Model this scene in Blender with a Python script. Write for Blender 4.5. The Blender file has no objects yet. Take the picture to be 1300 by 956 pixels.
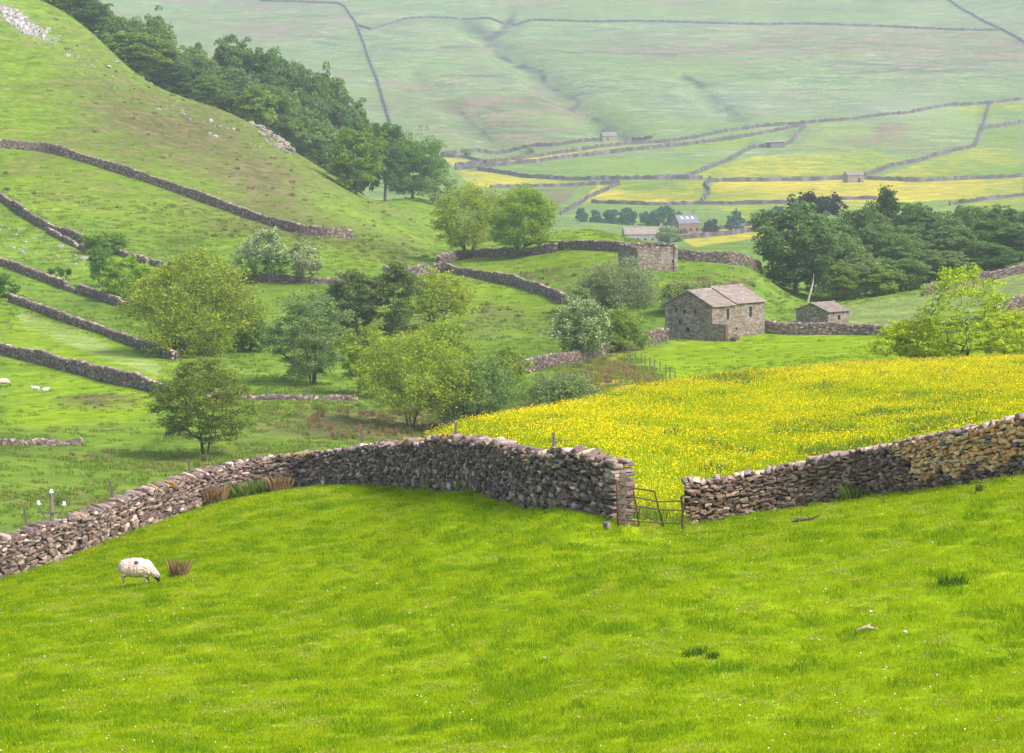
HAZE = 0.00018; SUN = (.58,-.40,.80); SKY = .135; SUNE = 2.0; SUNA = 22; EXPO = 1.06
import bpy, bmesh, math
import numpy as np
from mathutils import Vector, Matrix
C = bpy.context.scene.collection
SC = bpy.context.scene
rng = np.random.default_rng(7)

# ------------------------------------------------------------------ camera model
F = 3600.0; CX, CY = 650.0, 478.0
PITCH = math.atan((478.0-120.0)/F)
cp, sp = math.cos(PITCH), math.sin(PITCH)

def ray(px, py):
    a = (px-CX)/F; b = (CY-py)/F
    return np.array([a, cp + b*sp, -sp + b*cp])

def unproj(px, py, d):
    r = ray(px, py)
    return r*(d/r[1])

def project(X, Y, Z):
    dep = Y*cp - Z*sp
    return CX + F*X/dep, CY - F*(Y*sp + Z*cp)/dep

cam = bpy.data.cameras.new('camera'); camo = bpy.data.objects.new('camera', cam); C.objects.link(camo)
cam.sensor_width = 36; cam.lens = F/1300*36; cam.clip_start = 0.5; cam.clip_end = 30000
camo.rotation_euler = (math.pi/2-PITCH, 0, 0)
SC.camera = camo

# ------------------------------------------------------------------ noise
def _h(ix, iy, s):
    n = (ix.astype(np.int64)*374761393 + iy.astype(np.int64)*668265263 + s*1442695041) & 0xFFFFFFFF
    n = ((n ^ (n >> 13))*1274126177) & 0xFFFFFFFF
    return ((n ^ (n >> 16)) & 0xFFFF)/32767.5-1
def vnoise(x, y, s=0):
    x = np.asarray(x, float); y = np.asarray(y, float)
    ix = np.floor(x); iy = np.floor(y); fx = x-ix; fy = y-iy
    fx = fx*fx*(3-2*fx); fy = fy*fy*(3-2*fy)
    a = _h(ix, iy, s); b = _h(ix+1, iy, s); c = _h(ix, iy+1, s); d = _h(ix+1, iy+1, s)
    return (a*(1-fx)+b*fx)*(1-fy)+(c*(1-fx)+d*fx)*fy
def fbm(x, y, s=0, o=4):
    t = 0; a = 1; n = 0
    for k in range(o):
        t = t+a*vnoise(x*2**k, y*2**k, s+k*17); n += a; a *= .5
    return t/n

# ------------------------------------------------------------------ terrain control points
# (px, py, distance): ground seen at that pixel stands that far away
VIS = [
 # foreground pasture
 (-100,956,54),(0,956,52),(350,956,50),(650,956,48),(1000,956,45),(1300,956,43),(1400,956,42),
 (0,867,62),(300,867,59),(650,867,56),(1000,867,52),(1300,867,50),
 (0,790,76),(180,745,83),(330,740,80),(500,740,72),(650,740,67),(850,740,62),(1000,730,62),(1150,740,59),(1300,730,58),
 (100,735,92),(250,700,90),(350,680,88),(500,680,84),(650,680,76),(760,700,71),(850,690,73),(1000,680,70),(1150,660,69),(1300,640,67),
 (430,640,96),(300,655,98),(560,640,84),(680,660,77),
 # near wall base
 (-60,765,94),(0,736,96),(100,700,100),(200,664,105),(300,634,110),(400,617,109),(450,614,106),(500,614,102),(550,618,95),
 (600,623,88),(650,629,82),(700,640,78),(750,654,76),(790,668,75),(830,668,79),
 (868,666,84),(950,651,84),(1000,645,84),(1100,628,82),(1200,617,78),(1300,599,75),(1400,580,73),
 # buttercup field
 (600,568,104),(700,572,96),(800,610,91),(870,622,93),(950,600,97),(1050,585,99),(1150,565,101),(1300,525,110),
 (640,548,120),(750,545,115),(900,550,120),(1100,530,128),(1300,495,145),
 (560,551,128),(650,531,135),(700,521,142),(800,501,152),(870,488,160),(950,476,172),(1080,466,190),(1200,460,200),(1300,455,208),(1400,450,215),
 # behind left near wall, valley floor
 (0,670,202),(60,650,205),(0,600,232),(100,600,235),(200,600,240),(0,566,256),(100,563,262),(260,582,250),(350,560,262),(450,552,268),(560,548,285),
 (0,520,290),(100,520,290),(200,520,290),(350,510,300),(450,510,302),(560,510,310),(395,487,318),(300,470,330),(260,450,345),
 (450,460,340),(520,440,355),(600,440,352),(680,440,352),(640,480,322),(700,410,385),(640,395,398),(560,420,375),(450,400,395),
 # lower left slope
 (0,500,318),(100,500,312),(0,449,345),(100,473,325),(205,502,302),(0,420,372),(100,440,355),(200,460,335),
 (15,384,410),(130,422,376),(215,456,343),
 (-60,320,470),(0,337,450),(60,358,440),(150,388,412),(100,400,400),(200,400,405),(300,400,400),(380,400,398),
 (0,290,485),(-60,210,540),(0,254,505),(60,292,485),(110,312,470),(200,338,455),(290,350,440),(340,358,434),(410,362,430),(250,310,470),(350,320,455),
 (0,188,560),(55,192,560),(200,236,540),(300,272,520),(380,297,505),(445,304,498),(490,350,452),(440,330,462),
 (0,120,605),(100,160,585),(200,190,580),(300,225,565),(380,255,545),(100,80,640),(0,40,650),(200,140,630),(300,190,610),
 # left hill outline
 (-100,-40,690),(0,-20,690),(77,9,700),(132,52,695),(160,89,690),(215,117,685),(261,131,680),(308,149,670),(332,164,660),(365,188,650),(400,207,635),(437,243,600),(470,268,580),(500,292,556),(535,318,520),(558,334,490),
 (487,262,640),(520,250,700),(560,270,680),(600,295,650),(560,300,600),(545,250,740),
 # spur beyond
 (560,345,450),(600,352,442),(650,362,430),(690,372,415),(712,384,402),(585,330,478),(620,328,480),(660,326,478),(705,320,468),
 (650,340,455),(720,345,432),(740,316,466),(790,320,458),(700,295,520),(740,287,525),(780,298,510),(830,310,480),
 (790,346,420),(862,345,422),(862,329,450),(900,333,446),(960,335,446),(900,355,420),(950,360,425),(780,398,388),(830,370,400),(900,380,396),(960,390,395),
 # barn pasture
 (741,456,340),(700,466,328),(664,475,318),(780,443,345),(847,438,352),(904,433,356),(977,418,368),(1000,424,364),(1080,424,362),(1140,424,358),(1230,420,350),(1310,408,345),
 (900,470,290),(860,486,268),(1000,455,300),(1100,455,292),(820,478,262),(800,470,285),(760,470,275),(720,500,260),(780,490,245),(1250,440,310),
 # pale field beyond the wall
 (1050,405,385),(1150,400,395),(1250,385,400),(1310,372,398),(1090,386,432),(1180,373,440),(1250,357,445),(1310,342,448),(1000,400,420),(1000,385,450),(1060,378,470),
 # village and far meadows
 (800,300,1180),(850,297,1190),(900,293,1200),(975,287,1220),(900,315,1030),(960,320,1000),(740,280,1240),
 (600,238,1480),(700,236,1490),(786,234,1500),(750,256,1370),(822,260,1350),(900,259,1360),(1000,257,1370),(1110,253,1390),(1211,259,1360),(1300,248,1400),
 (820,228,1530),(900,230,1520),(1023,229,1530),(1100,227,1540),(1161,230,1530),(1300,223,1570),(606,215,1620),(700,222,1580),
 (578,212,1650),(700,197,1720),(800,184,1790),(900,173,1860),(961,163,1910),(1085,152,1970),(1208,134,2080),(1300,126,2130),
 (560,198,1730),(700,186,1790),(773,180,1810),(850,178,1830),(985,188,1780),(1131,211,1640),(1208,192,1740),(1245,161,1920),
 # the fell
 (560,150,2000),(750,140,2070),(950,130,2130),(1150,110,2230),(1300,95,2310),(450,100,2300),(700,90,2360),(1000,80,2420),(1300,60,2520),
 (300,30,2720),(450,20,2750),(700,25,2740),(1000,30,2730),(1300,20,2790),
 (100,-50,3150),(600,-50,3150),(1300,-50,3200),
]
# (px, distance, height): ground hidden in the photo
HID = [
 (-300,10,-4),(650,10,-3.5),(1600,10,-3),(-300,25,-8.5),(650,25,-7.2),(1600,25,-6),(-300,60,-14.5),(1600,45,-8.6),
 (-300,96,-19),(-300,150,-27),(-300,220,-31.5),(1600,80,-8.5),(1600,120,-10),(1600,210,-18),(-300,300,-31.5),
 (0,125,-22),(150,130,-23),(300,135,-23.5),(430,135,-22.5),(0,155,-27),(150,165,-28.5),(300,170,-29.5),(450,170,-28),(520,150,-21),(560,200,-28.5),(450,215,-31.5),(300,210,-31.8),(100,190,-30.5),
 (620,200,-28),(700,200,-24.5),(800,190,-20.5),(870,200,-21),(870,235,-24.5),(950,215,-22),(1080,230,-22.5),(1080,260,-25),(1200,245,-23),(1300,255,-23.5),(1600,300,-24),(1600,400,-20),(1600,500,-15),
 (-300,400,-20),(-300,560,10),(-300,700,38),(-300,900,30),(-300,1200,-10),(-300,1700,-30),
 (0,760,20),(0,900,5),(100,780,8),(200,740,-2),(200,850,-22),(300,730,-11),(300,850,-35),(400,700,-22),(400,850,-42),(480,700,-27),(520,850,-46),(200,1100,-48),(400,1100,-56),(0,1200,-40),(600,800,-45),(600,1100,-57),(200,1500,-46),(0,1700,-30),(400,1500,-50),(100,2200,15),(300,2200,15),(-300,2400,40),(100,2700,75),
 (700,650,-42),(800,600,-38),(900,560,-38),(960,600,-40),(700,850,-55),(850,800,-55),(1000,800,-56),(1100,520,-36),(1100,650,-44),(1250,520,-30),(1300,700,-40),(1100,1000,-58),(1300,1000,-55),(1600,900,-35),(1600,1400,-30),(1600,2000,10),(1600,2600,90),
 (-300,3200,180),(1600,3200,170),(-300,4000,290),(650,4000,290),(1600,4000,290),(-300,6000,330),(650,6000,330),(1600,6000,330),(650,3500,225),
]
_P = []; _S = []
for px, py, d in VIS:
    p = unproj(px, py, d); _P.append((CX+F*p[0]/d, d)); _S.append(p[2]/d)
for px, d, z in HID:
    _P.append((px, d)); _S.append(z/d)
_P = np.array(_P); _S = np.array(_S)
KA, KB = 1/170.0, 5.5
def _k(c, d): return np.stack([np.asarray(c)*KA, np.log(d)*KB], -1)
_Q = _k(_P[:,0], _P[:,1])
def _kern(r2): return -np.sqrt(r2+0.09)
_R2 = ((_Q[:,None]-_Q[None])**2).sum(-1)
_n = len(_Q)
_A = np.zeros((_n+3, _n+3)); _A[:_n,:_n] = _kern(_R2)+np.eye(_n)*0.04
_A[:_n,_n] = 1; _A[:_n,_n+1:] = _Q; _A[_n,:_n] = 1; _A[_n+1:,:_n] = _Q.T
_W = np.linalg.solve(_A, np.concatenate([_S, np.zeros(3)]))
def rbf(c, d):
    q = _k(np.clip(c, -300, 1600), d).reshape(-1, 2); out = np.empty(len(q))
    for i in range(0, len(q), 20000):
        b = q[i:i+20000]
        r2 = (b[:,:1]-_Q[None,:,0])**2+(b[:,1:]-_Q[None,:,1])**2
        out[i:i+20000] = _kern(r2)@_W[:_n]+_W[_n]+b@_W[_n+1:]
    return out
COLS = np.concatenate([np.linspace(-2600,-330,34), np.arange(-300,1601,3.0), np.linspace(1630,3900,34)])
ROWS = np.exp(np.concatenate([np.linspace(math.log(6),math.log(38),30), np.arange(math.log(40),math.log(3500),0.005), np.linspace(math.log(3530),math.log(6500),24)]))
LR = np.log(ROWS)
GC, GD = np.meshgrid(COLS, ROWS)              # rows x cols
GX = (GC-CX)/F*GD
GZ = rbf(GC.ravel(), GD.ravel()).reshape(GC.shape)*GD
for i, lam in enumerate([1.3, 3, 7, 16, 40, 100, 240]):
    w = np.exp(-(np.log(lam/(0.035*GD))/0.9)**2)
    amp = 0.011*lam*np.where(GD < 115, 1.9 if lam < 5 else 1.2, 1.)*np.where(GD > 1700, 1.8, 1.)
    n = vnoise(GX/lam+13.1*i, GD/lam+7.7*i, i)*.6+vnoise(GX/lam*1.9+3.1*i, GD/lam*1.9+1.7*i, i+50)*.4
    GZ += w*amp*n
def poly_dist(X, Y, pts):
    best = np.full(X.shape, 1e9)
    for (a, b) in zip(pts[:-1], pts[1:]):
        a = np.array(a[:2]); b = np.array(b[:2]); ab = b-a; t = np.clip(((X-a[0])*ab[0]+(Y-a[1])*ab[1])/(ab@ab), 0, 1)
        best = np.minimum(best, np.hypot(X-a[0]-t*ab[0], Y-a[1]-t*ab[1]))
    return best
def ground(c, d):
    c = np.asarray(c, float); d = np.asarray(d, float)
    i = np.clip(np.searchsorted(COLS, c)-1, 0, len(COLS)-2); j = np.clip(np.searchsorted(ROWS, d)-1, 0, len(ROWS)-2)
    u = np.clip((c-COLS[i])/(COLS[i+1]-COLS[i]), 0, 1); v = np.clip((d-ROWS[j])/(ROWS[j+1]-ROWS[j]), 0, 1)
    return (GZ[j,i]*(1-u)+GZ[j,i+1]*u)*(1-v)+(GZ[j+1,i]*(1-u)+GZ[j+1,i+1]*u)*v
def gz(x, y): return ground(CX+F*np.asarray(x)/np.asarray(y), y)
def at(px, py, d0, d1):
    """the point of the ground seen at a pixel, between two distances"""
    ds = np.exp(np.linspace(math.log(d0), math.log(d1), 500)); r = ray(px, py)
    x = r[0]/r[1]*ds; zr = r[2]/r[1]*ds; g = gz(x, ds); s = zr-g
    k = np.where((s[:-1] > 0) & (s[1:] <= 0))[0]
    if len(k):
        k = k[0]; t = s[k]/(s[k]-s[k+1]); d = ds[k]+t*(ds[k+1]-ds[k])
    else:
        d = ds[np.argmin(np.abs(s/ds))]
    x = r[0]/r[1]*d
    return np.array([x, d, float(gz(x, d))])
def atd(px, d):
    x = (px-CX)/F*d*(cp+0.03*sp)/1.0
    x = (px-CX)/F*d
    return np.array([x, d, float(gz(x, d))])
# stream gullies cut in the fell
for pts, dep, wid in (([(590,28),(612,42),(640,62),(665,78),(700,108),(735,128),(752,150),(790,170)], 9, 16), ([(615,50),(635,38),(650,22)], 7, 14), ([(520,95),(560,125),(600,160),(640,190)], 5, 14), ([(880,105),(905,130),(930,150)], 5, 12)):
    W = [at(x, y, 1500, 3300) for x, y in pts]
    jj = np.where((ROWS > 1500) & (ROWS < 3400))[0]; sl = slice(jj[0], jj[-1]+1)
    dd = poly_dist(GX[sl], GD[sl]/2.2, [(p[0], p[1]/2.2) for p in W])
    GZ[sl] -= dep*np.exp(-(dd/wid)**2)

# ------------------------------------------------------------------ tagging and mesh helpers
def tag(o, label=None, cat=None, group=None, kind=None):
    if label: o['label'] = label
    if cat: o['category'] = cat
    if group: o['group'] = group
    if kind: o['kind'] = kind
    return o
def empty(name, loc, label, cat, group=None, rz=0):
    o = bpy.data.objects.new(name, None); C.objects.link(o); o.empty_display_size = .2
    o.location = loc; o.rotation_euler = (0, 0, rz)
    return tag(o, label, cat, group)
def mesh_np(name, V, faces, mat=None, parent=None, smooth=False, loc=(0,0,0), attr=None, mat_idx=None):
    """faces: int array n x k (same k) or list of such arrays"""
    V = np.asarray(V, np.float32)
    fl = faces if isinstance(faces, list) else [faces]
    fl = [np.asarray(f, np.int32) for f in fl if len(f)]
    me = bpy.data.meshes.new(name)
    me.vertices.add(len(V)); me.vertices.foreach_set('co', V.ravel())
    nl = sum(f.size for f in fl); nf = sum(len(f) for f in fl)
    me.loops.add(nl); me.loops.foreach_set('vertex_index', np.concatenate([f.ravel() for f in fl]))
    tot = np.concatenate([np.full(len(f), f.shape[1], np.int32) for f in fl])
    st = np.concatenate([[0], np.cumsum(tot)[:-1]]).astype(np.int32)
    me.polygons.add(nf); me.polygons.foreach_set('loop_start', st)
    if mat_idx is not None: me.polygons.foreach_set('material_index', np.asarray(mat_idx, np.int32))
    me.polygons.foreach_set('use_smooth', np.full(nf, smooth))
    me.update(calc_edges=True); me.validate()
    if attr is not None:
        for an, av in attr.items():
            av = np.asarray(av, np.float32)
            if av.ndim == 1: a = me.attributes.new(an, 'FLOAT', 'POINT'); a.data.foreach_set('value', av)
            else: a = me.attributes.new(an, 'FLOAT_COLOR', 'POINT'); a.data.foreach_set('color', av.ravel())
    o = bpy.data.objects.new(name, me); C.objects.link(o)
    for m in (mat if isinstance(mat, (list, tuple)) else [mat] if mat else []): me.materials.append(m)
    if parent: o.parent = parent
    o.location = loc
    return o
class MB:
    def __init__(s): s.v = []; s.f = []
    def add(s, v, f):
        n = len(s.v); s.v += [tuple(map(float, x)) for x in v]; s.f += [tuple(i+n for i in q) for q in f]
    def box(s, c, sz, M=None):
        vs = [(x*sz[0]/2, y*sz[1]/2, z*sz[2]/2) for x in (-1,1) for y in (-1,1) for z in (-1,1)]
        if M is not None: vs = [tuple(M@Vector(v)) for v in vs]
        s.add([(v[0]+c[0], v[1]+c[1], v[2]+c[2]) for v in vs], [(0,1,3,2),(4,6,7,5),(0,4,5,1),(2,3,7,6),(0,2,6,4),(1,5,7,3)])
    def hexa(s, b, t):   # bottom 4, top 4 ccw
        s.add(list(b)+list(t), [(3,2,1,0),(4,5,6,7),(0,1,5,4),(1,2,6,5),(2,3,7,6),(3,0,4,7)])
    def tube(s, pts, rad, n=6, cap=True):
        pts = [Vector(p) for p in pts]; R = rad if isinstance(rad, (list, tuple)) else [rad]*len(pts)
        vs = []; fs = []
        for i, p in enumerate(pts):
            t = (pts[min(i+1, len(pts)-1)]-pts[max(i-1, 0)]).normalized()
            a = t.cross(Vector((0,0,1))) if abs(t.z) < .9 else t.cross(Vector((1,0,0)))
            a.normalize(); b = t.cross(a)
            for k in range(n):
                w = 2*math.pi*k/n; vs.append(p+a*math.cos(w)*R[i]+b*math.sin(w)*R[i])
        for i in range(len(pts)-1):
            for k in range(n): fs.append((i*n+k, i*n+(k+1)%n, (i+1)*n+(k+1)%n, (i+1)*n+k))
        if cap: fs.append(tuple(range(n-1,-1,-1))); fs.append(tuple((len(pts)-1)*n+k for k in range(n)))
        s.add(vs, fs)
    def build(s, name, mat, parent=None, smooth=False, loc=(0,0,0)):
        me = bpy.data.meshes.new(name); me.from_pydata(s.v, [], s.f); me.update()
        if smooth: me.polygons.foreach_set('use_smooth', np.full(len(me.polygons), True))
        o = bpy.data.objects.new(name, me); C.objects.link(o); me.materials.append(mat)
        if parent: o.parent = parent
        o.location = loc
        return o

# ------------------------------------------------------------------ materials
def newmat(name):
    m = bpy.data.materials.new(name); m.use_nodes = True; nt = m.node_tree
    b = nt.nodes['Principled BSDF']; b.inputs['Roughness'].default_value = .9
    b.inputs['Specular IOR Level'].default_value = .2
    return m, nt, b
def nd(nt, t, **kw):
    n = nt.nodes.new(t)
    for k, v in kw.items():
        if k in n.inputs: n.inputs[k].default_value = v
        else: setattr(n, k, v)
    return n
def ramp(nt, fac, stops):
    r = nt.nodes.new('ShaderNodeValToRGB'); e = r.color_ramp.elements
    while len(e) < len(stops): e.new(.5)
    for i, (p, c) in enumerate(stops):
        e[i].position = p; e[i].color = (c, c, c, 1) if isinstance(c, (int, float)) else (*c, 1)
    nt.links.new(fac, r.inputs[0]); return r.outputs[0]
def mix(nt, fac, a, b, mode='MIX'):
    m = nt.nodes.new('ShaderNodeMix'); m.data_type = 'RGBA'; m.blend_type = mode
    def put(v, i):
        if isinstance(v, bpy.types.NodeSocket): nt.links.new(v, i)
        elif isinstance(v, (int, float)): i.default_value = v
        else: i.default_value = (*v, 1)
    put(fac, m.inputs[0]); put(a, m.inputs[6]); put(b, m.inputs[7]); return m.outputs[2]
def mth(nt, op, a, b=None, clamp=False):
    m = nt.nodes.new('ShaderNodeMath'); m.operation = op; m.use_clamp = clamp
    for i, v in enumerate((a, b)):
        if v is None: continue
        if isinstance(v, bpy.types.NodeSocket): nt.links.new(v, m.inputs[i])
        else: m.inputs[i].default_value = v
    return m.outputs[0]
def noise(nt, scale, detail=4, rough=.6, vec=None, dist=0):
    n = nd(nt, 'ShaderNodeTexNoise', Scale=scale, Detail=detail, Roughness=rough, Distortion=dist)
    if vec is not None: nt.links.new(vec, n.inputs['Vector'])
    return n.outputs[0]
def coord(nt, sx=1, sy=1, sz=1):
    t = nt.nodes.new('ShaderNodeTexCoord'); mp = nt.nodes.new('ShaderNodeMapping'); mp.inputs['Scale'].default_value = (sx, sy, sz)
    nt.links.new(t.outputs['Object'], mp.inputs['Vector']); return mp.outputs[0]
def simple(name, col, var=.25, scale=6, rough=.9, bump=0):
    m, nt, b = newmat(name); v = coord(nt)
    n = noise(nt, scale, 5, .65, v)
    c = ramp(nt, n, [(.3, tuple(x*(1-var) for x in col)), (.7, tuple(min(1, x*(1+var)) for x in col))])
    nt.links.new(c, b.inputs['Base Color']); b.inputs['Roughness'].default_value = rough
    if bump:
        bp = nd(nt, 'ShaderNodeBump', Strength=bump, Distance=.05); nt.links.new(n, bp.inputs['Height']); nt.links.new(bp.outputs[0], b.inputs['Normal'])
    return m
def leafmat(name, col, var=.3, trans=.35):
    m, nt, b = newmat(name)
    a = nd(nt, 'ShaderNodeAttribute', attribute_name='tint')
    c = ramp(nt, a.outputs['Fac'], [(0, tuple(x*(1-var) for x in col)), (.5, col), (1, (min(1, col[0]*(1+var*1.5)), min(1, col[1]*(1+var)), col[2]))])
    nt.links.new(c, b.inputs['Base Color']); b.inputs['Roughness'].default_value = .8; b.inputs['Specular IOR Level'].default_value = .1
    tr = nt.nodes.new('ShaderNodeBsdfTranslucent'); nt.links.new(c, tr.inputs[0])
    mx = nt.nodes.new('ShaderNodeMixShader'); mx.inputs[0].default_value = trans
    nt.links.new(b.outputs[0], mx.inputs[1]); nt.links.new(tr.outputs[0], mx.inputs[2])
    nt.links.new(mx.outputs[0], nt.nodes['Material Output'].inputs[0]); return m
def stonemat(name, spots=True):
    m, nt, b = newmat(name); v = coord(nt)
    a = nd(nt, 'ShaderNodeAttribute', attribute_name='stone')
    n1 = noise(nt, 9, 6, .7, v); n2 = noise(nt, 3.2, 5, .7, v)
    c = mix(nt, 1, a.outputs['Color'], ramp(nt, n1, [(.25, .55), (.75, 1.45)]), 'MULTIPLY')
    if spots:
        c = mix(nt, ramp(nt, noise(nt, 6, 6, .75, v), [(.57, 0), (.66, .8)]), c, (.50, .47, .43))
    nt.links.new(c, b.inputs['Base Color'])
    bp = nd(nt, 'ShaderNodeBump', Strength=.7, Distance=.04); nt.links.new(n1, bp.inputs['Height']); nt.links.new(bp.outputs[0], b.inputs['Normal'])
    return m
M = {}
M['stone'] = stonemat('dry_stone'); M['farstone'] = stonemat('far_stone', False)
M['core'] = simple('wall_core', (.05,.042,.042), .3, 5)
M['bark'] = simple('bark', (.085,.07,.06), .4, 12); M['birch'] = simple('pale_bark', (.50,.44,.42), .3, 9)
M['wood'] = simple('weathered_timber', (.17,.14,.12), .35, 14); M['rust'] = simple('rusty_steel', (.12,.055,.045), .45, 18, .7)
M['dark'] = simple('dark_inside', (.02,.02,.022), .2, 3)
LEAF = dict(yellow=(.25,.31,.026), lime=(.20,.28,.03), olive=(.135,.175,.028), green=(.11,.20,.035), spring=(.34,.42,.02), dusk=(.11,.155,.045), deep=(.085,.155,.045), grey=(.17,.245,.08), sage=(.19,.235,.10), fresh=(.19,.30,.022), bluegreen=(.05,.14,.085), purple=(.04,.045,.05), white=(.42,.46,.30))
for k, c in LEAF.items(): M['leaf_'+k] = leafmat('leaf_'+k, tuple(x*1.4 for x in c))
# ------------------------------------------------------------------ sheep
_b = bmesh.new(); bmesh.ops.create_uvsphere(_b, u_segments=12, v_segments=8, radius=1); _UV = [v.co.copy() for v in _b.verts]; _UF = [tuple(v.index for v in f.verts) for f in _b.faces]; _b.free()
def blob(parts, voxel, smooth_it=3):
    bm = MB()
    for (c0, r0, c1, r1) in parts:
        c0 = Vector(c0); c1 = Vector(c1); n = max(2, int((c1-c0).length/(.35*min(r0 if isinstance(r0, float) else min(r0), r1 if isinstance(r1, float) else min(r1))))+1)
        R0 = Vector((r0,)*3) if isinstance(r0, float) else Vector(r0); R1 = Vector((r1,)*3) if isinstance(r1, float) else Vector(r1)
        for i in range(n):
            t = i/(n-1); c = c0.lerp(c1, t); R = R0.lerp(R1, t)
            bm.add([(c.x+u.x*R.x, c.y+u.y*R.y, c.z+u.z*R.z) for u in _UV], _UF)
    me = bpy.data.meshes.new('blob'); me.from_pydata(bm.v, [], bm.f); me.update(); o = bpy.data.objects.new('blob', me); C.objects.link(o)
    m1 = o.modifiers.new('r', 'REMESH'); m1.mode = 'VOXEL'; m1.voxel_size = voxel
    m2 = o.modifiers.new('s', 'SMOOTH'); m2.iterations = smooth_it; m2.factor = .5
    dg = bpy.context.evaluated_depsgraph_get(); me2 = bpy.data.meshes.new_from_object(o.evaluated_get(dg)); bpy.data.objects.remove(o); return me2
def sheep(loc, label, s=1., rz=0., graze=True, face=(.03,.028,.03), mark=True, name='sheep', cat='sheep', wool=(.72,.53,.46), lying=False, seed=1, tall=1., vox=.02):
    # nose towards +x, body one continuous mesh
    z = .62 if not lying else .30
    P = [((-.36,0,z), (.25,.26,.285), (.26,0,z-.01), (.26,.24,.28)), ((-.12,0,z+.0), (.3,.28,.32), (.08,0,z+.0), (.3,.28,.315)), ((-.50,0,z+.02), (.13,.19,.19), (-.45,0,z), (.15,.2,.2)), ((-.585,0,z+.05), .05, (-.61,0,z-.18), .035)]
    if graze and not lying:
        P += [((.36,0,z+.0), (.17,.15,.18), (.60,0,z-.22), (.12,.10,.13))]; hc = Vector((.66,0,.30)); hd = Vector((.28,0,-1)).normalized()
    else:
        P += [((.36,0,z+.05), (.16,.14,.18), (.56,0,z+.22), (.10,.09,.12))]; hc = Vector((.62,0,z+.28)); hd = Vector((1,0,-.35)).normalized()
    skull = [(tuple(hc-hd*.05), (.078,.072,.082), tuple(hc+hd*.07), (.062,.055,.062)), (tuple(hc+hd*.07), (.06,.052,.06), tuple(hc+hd*.165), (.042,.038,.042))]
    P += skull
    if not lying:
        for (x, y, dx) in ((-.42,.12,-.02),(-.42,-.12,.05),(.30,.11,.03),(.30,-.11,-.04)):
            if x < 0: P += [((x,y,z-.14), (.10,.075,.12), (x-.03,y,z-.28), .06), ((x-.03,y,z-.28), .05, (x-.075+dx,y,.27), .034), ((x-.075+dx,y,.27), .032, (x-.03+dx,y,.035), .027)]
            else: P += [((x,y,z-.16), (.075,.06,.1), (x,y,.30), .040), ((x,y,.30), .036, (x+.01+dx,y,.16), .026), ((x+.01+dx,y,.16), .026, (x+dx,y,.035), .028)]
    else:
        P += [((.25,.14,.08), .05, (.42,.12,.05), .035), ((-.3,.2,.09), .07, (-.12,.24,.06), .04)]
    me = blob(P, vox); n = len(me.vertices); co = np.empty(n*3); me.vertices.foreach_get('co', co); co = co.reshape(-1, 3)
    no = np.empty(n*3); me.vertices.foreach_get('normal', no); no = no.reshape(-1, 3)
    hp = np.array(hc); hv = np.array(hd); tt = (co-hp)@hv; rd_ = np.linalg.norm(co-hp-tt[:,None]*hv, axis=1)
    head = (tt > -.045) & (tt < .3) & (rd_ < .12) & (np.abs(co[:,0]-hp[0]) < .25)
    leg = (co[:,2] < (.36 if not lying else .10)) & ~head & (np.abs(co[:,1]) > .03)
    wl = ~(head | leg)
    fl = vnoise(co[:,0]*17+co[:,1]*9, co[:,2]*21+co[:,1]*13, seed)*.5+vnoise(co[:,0]*45, co[:,2]*38+co[:,1]*31, seed+1)*.4
    co = co+no*(wl*fl*.026)[:,None]; me.vertices.foreach_set('co', co.ravel().astype(np.float32))
    col = np.ones((n,4)); w3 = np.array(wool); col[:,:3] = w3*(1+.18*fl[:,None]); top = np.clip((co[:,2]-z)*4+.6, 0, 1)[:,None]; col[:,:3] = col[:,:3]*(.88+.22*top)  # back painted lighter and belly darker: high-sun shading put into the wool colour
    f3 = np.array(face); white = (np.abs((tt-.19)) < .0)
    col[head,:3] = f3; col[head & (tt > .12),:3] = f3*2.5+.03
    mott = vnoise(co[:,0]*30, co[:,2]*28+co[:,1]*30, seed+5) > 0; col[leg & mott,:3] = (.42,.38,.33); col[leg & ~mott,:3] = f3*1.5
    if face[0] > .3: col[leg,:3] = (.6,.58,.52)
    if mark:
        mk = (np.hypot(co[:,0]-.02, (co[:,2]-(z+.19))*1.5) < .078+.02*vnoise(co[:,0]*60, co[:,2]*60, 3)) & (co[:,1] < 0.05) & (no[:,2] > -.2); col[mk,:3] = (.10,.05,.09)
    me.polygons.foreach_set('use_smooth', np.full(len(me.polygons), True)); a = me.attributes.new('coat', 'FLOAT_COLOR', 'POINT'); a.data.foreach_set('color', col.ravel().astype(np.float32)); me.update()
    if 'coat' not in M:
        m, nt, b = newmat('fleece'); at_ = nd(nt, 'ShaderNodeAttribute', attribute_name='coat'); v = coord(nt)
        c = mix(nt, 1, at_.outputs['Color'], ramp(nt, noise(nt, 28, 5, .7, v), [(.3, .75), (.7, 1.2)]), 'MULTIPLY'); nt.links.new(c, b.inputs['Base Color'])
        bp = nd(nt, 'ShaderNodeBump', Strength=.8, Distance=.02); nt.links.new(noise(nt, 40, 4, .7, v), bp.inputs['Height']); nt.links.new(bp.outputs[0], b.inputs['Normal']); M['coat'] = m
        M['horn'] = simple('horn', (.5,.45,.36), .2, 20); M['ear'] = simple('dark_ear', (.04,.035,.035), .2, 20); M['eye'] = simple('dark_eye', (.01,.01,.01), .1, 2, .2)
    me.materials.clear(); me.materials.append(M['coat']); me.name = name
    root = bpy.data.objects.new(name, me); C.objects.link(root); root.location = tuple(loc); root.rotation_euler = (0,0,rz); root.scale = (s, s, s*tall); tag(root, label, cat, None, 'thing')
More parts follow.
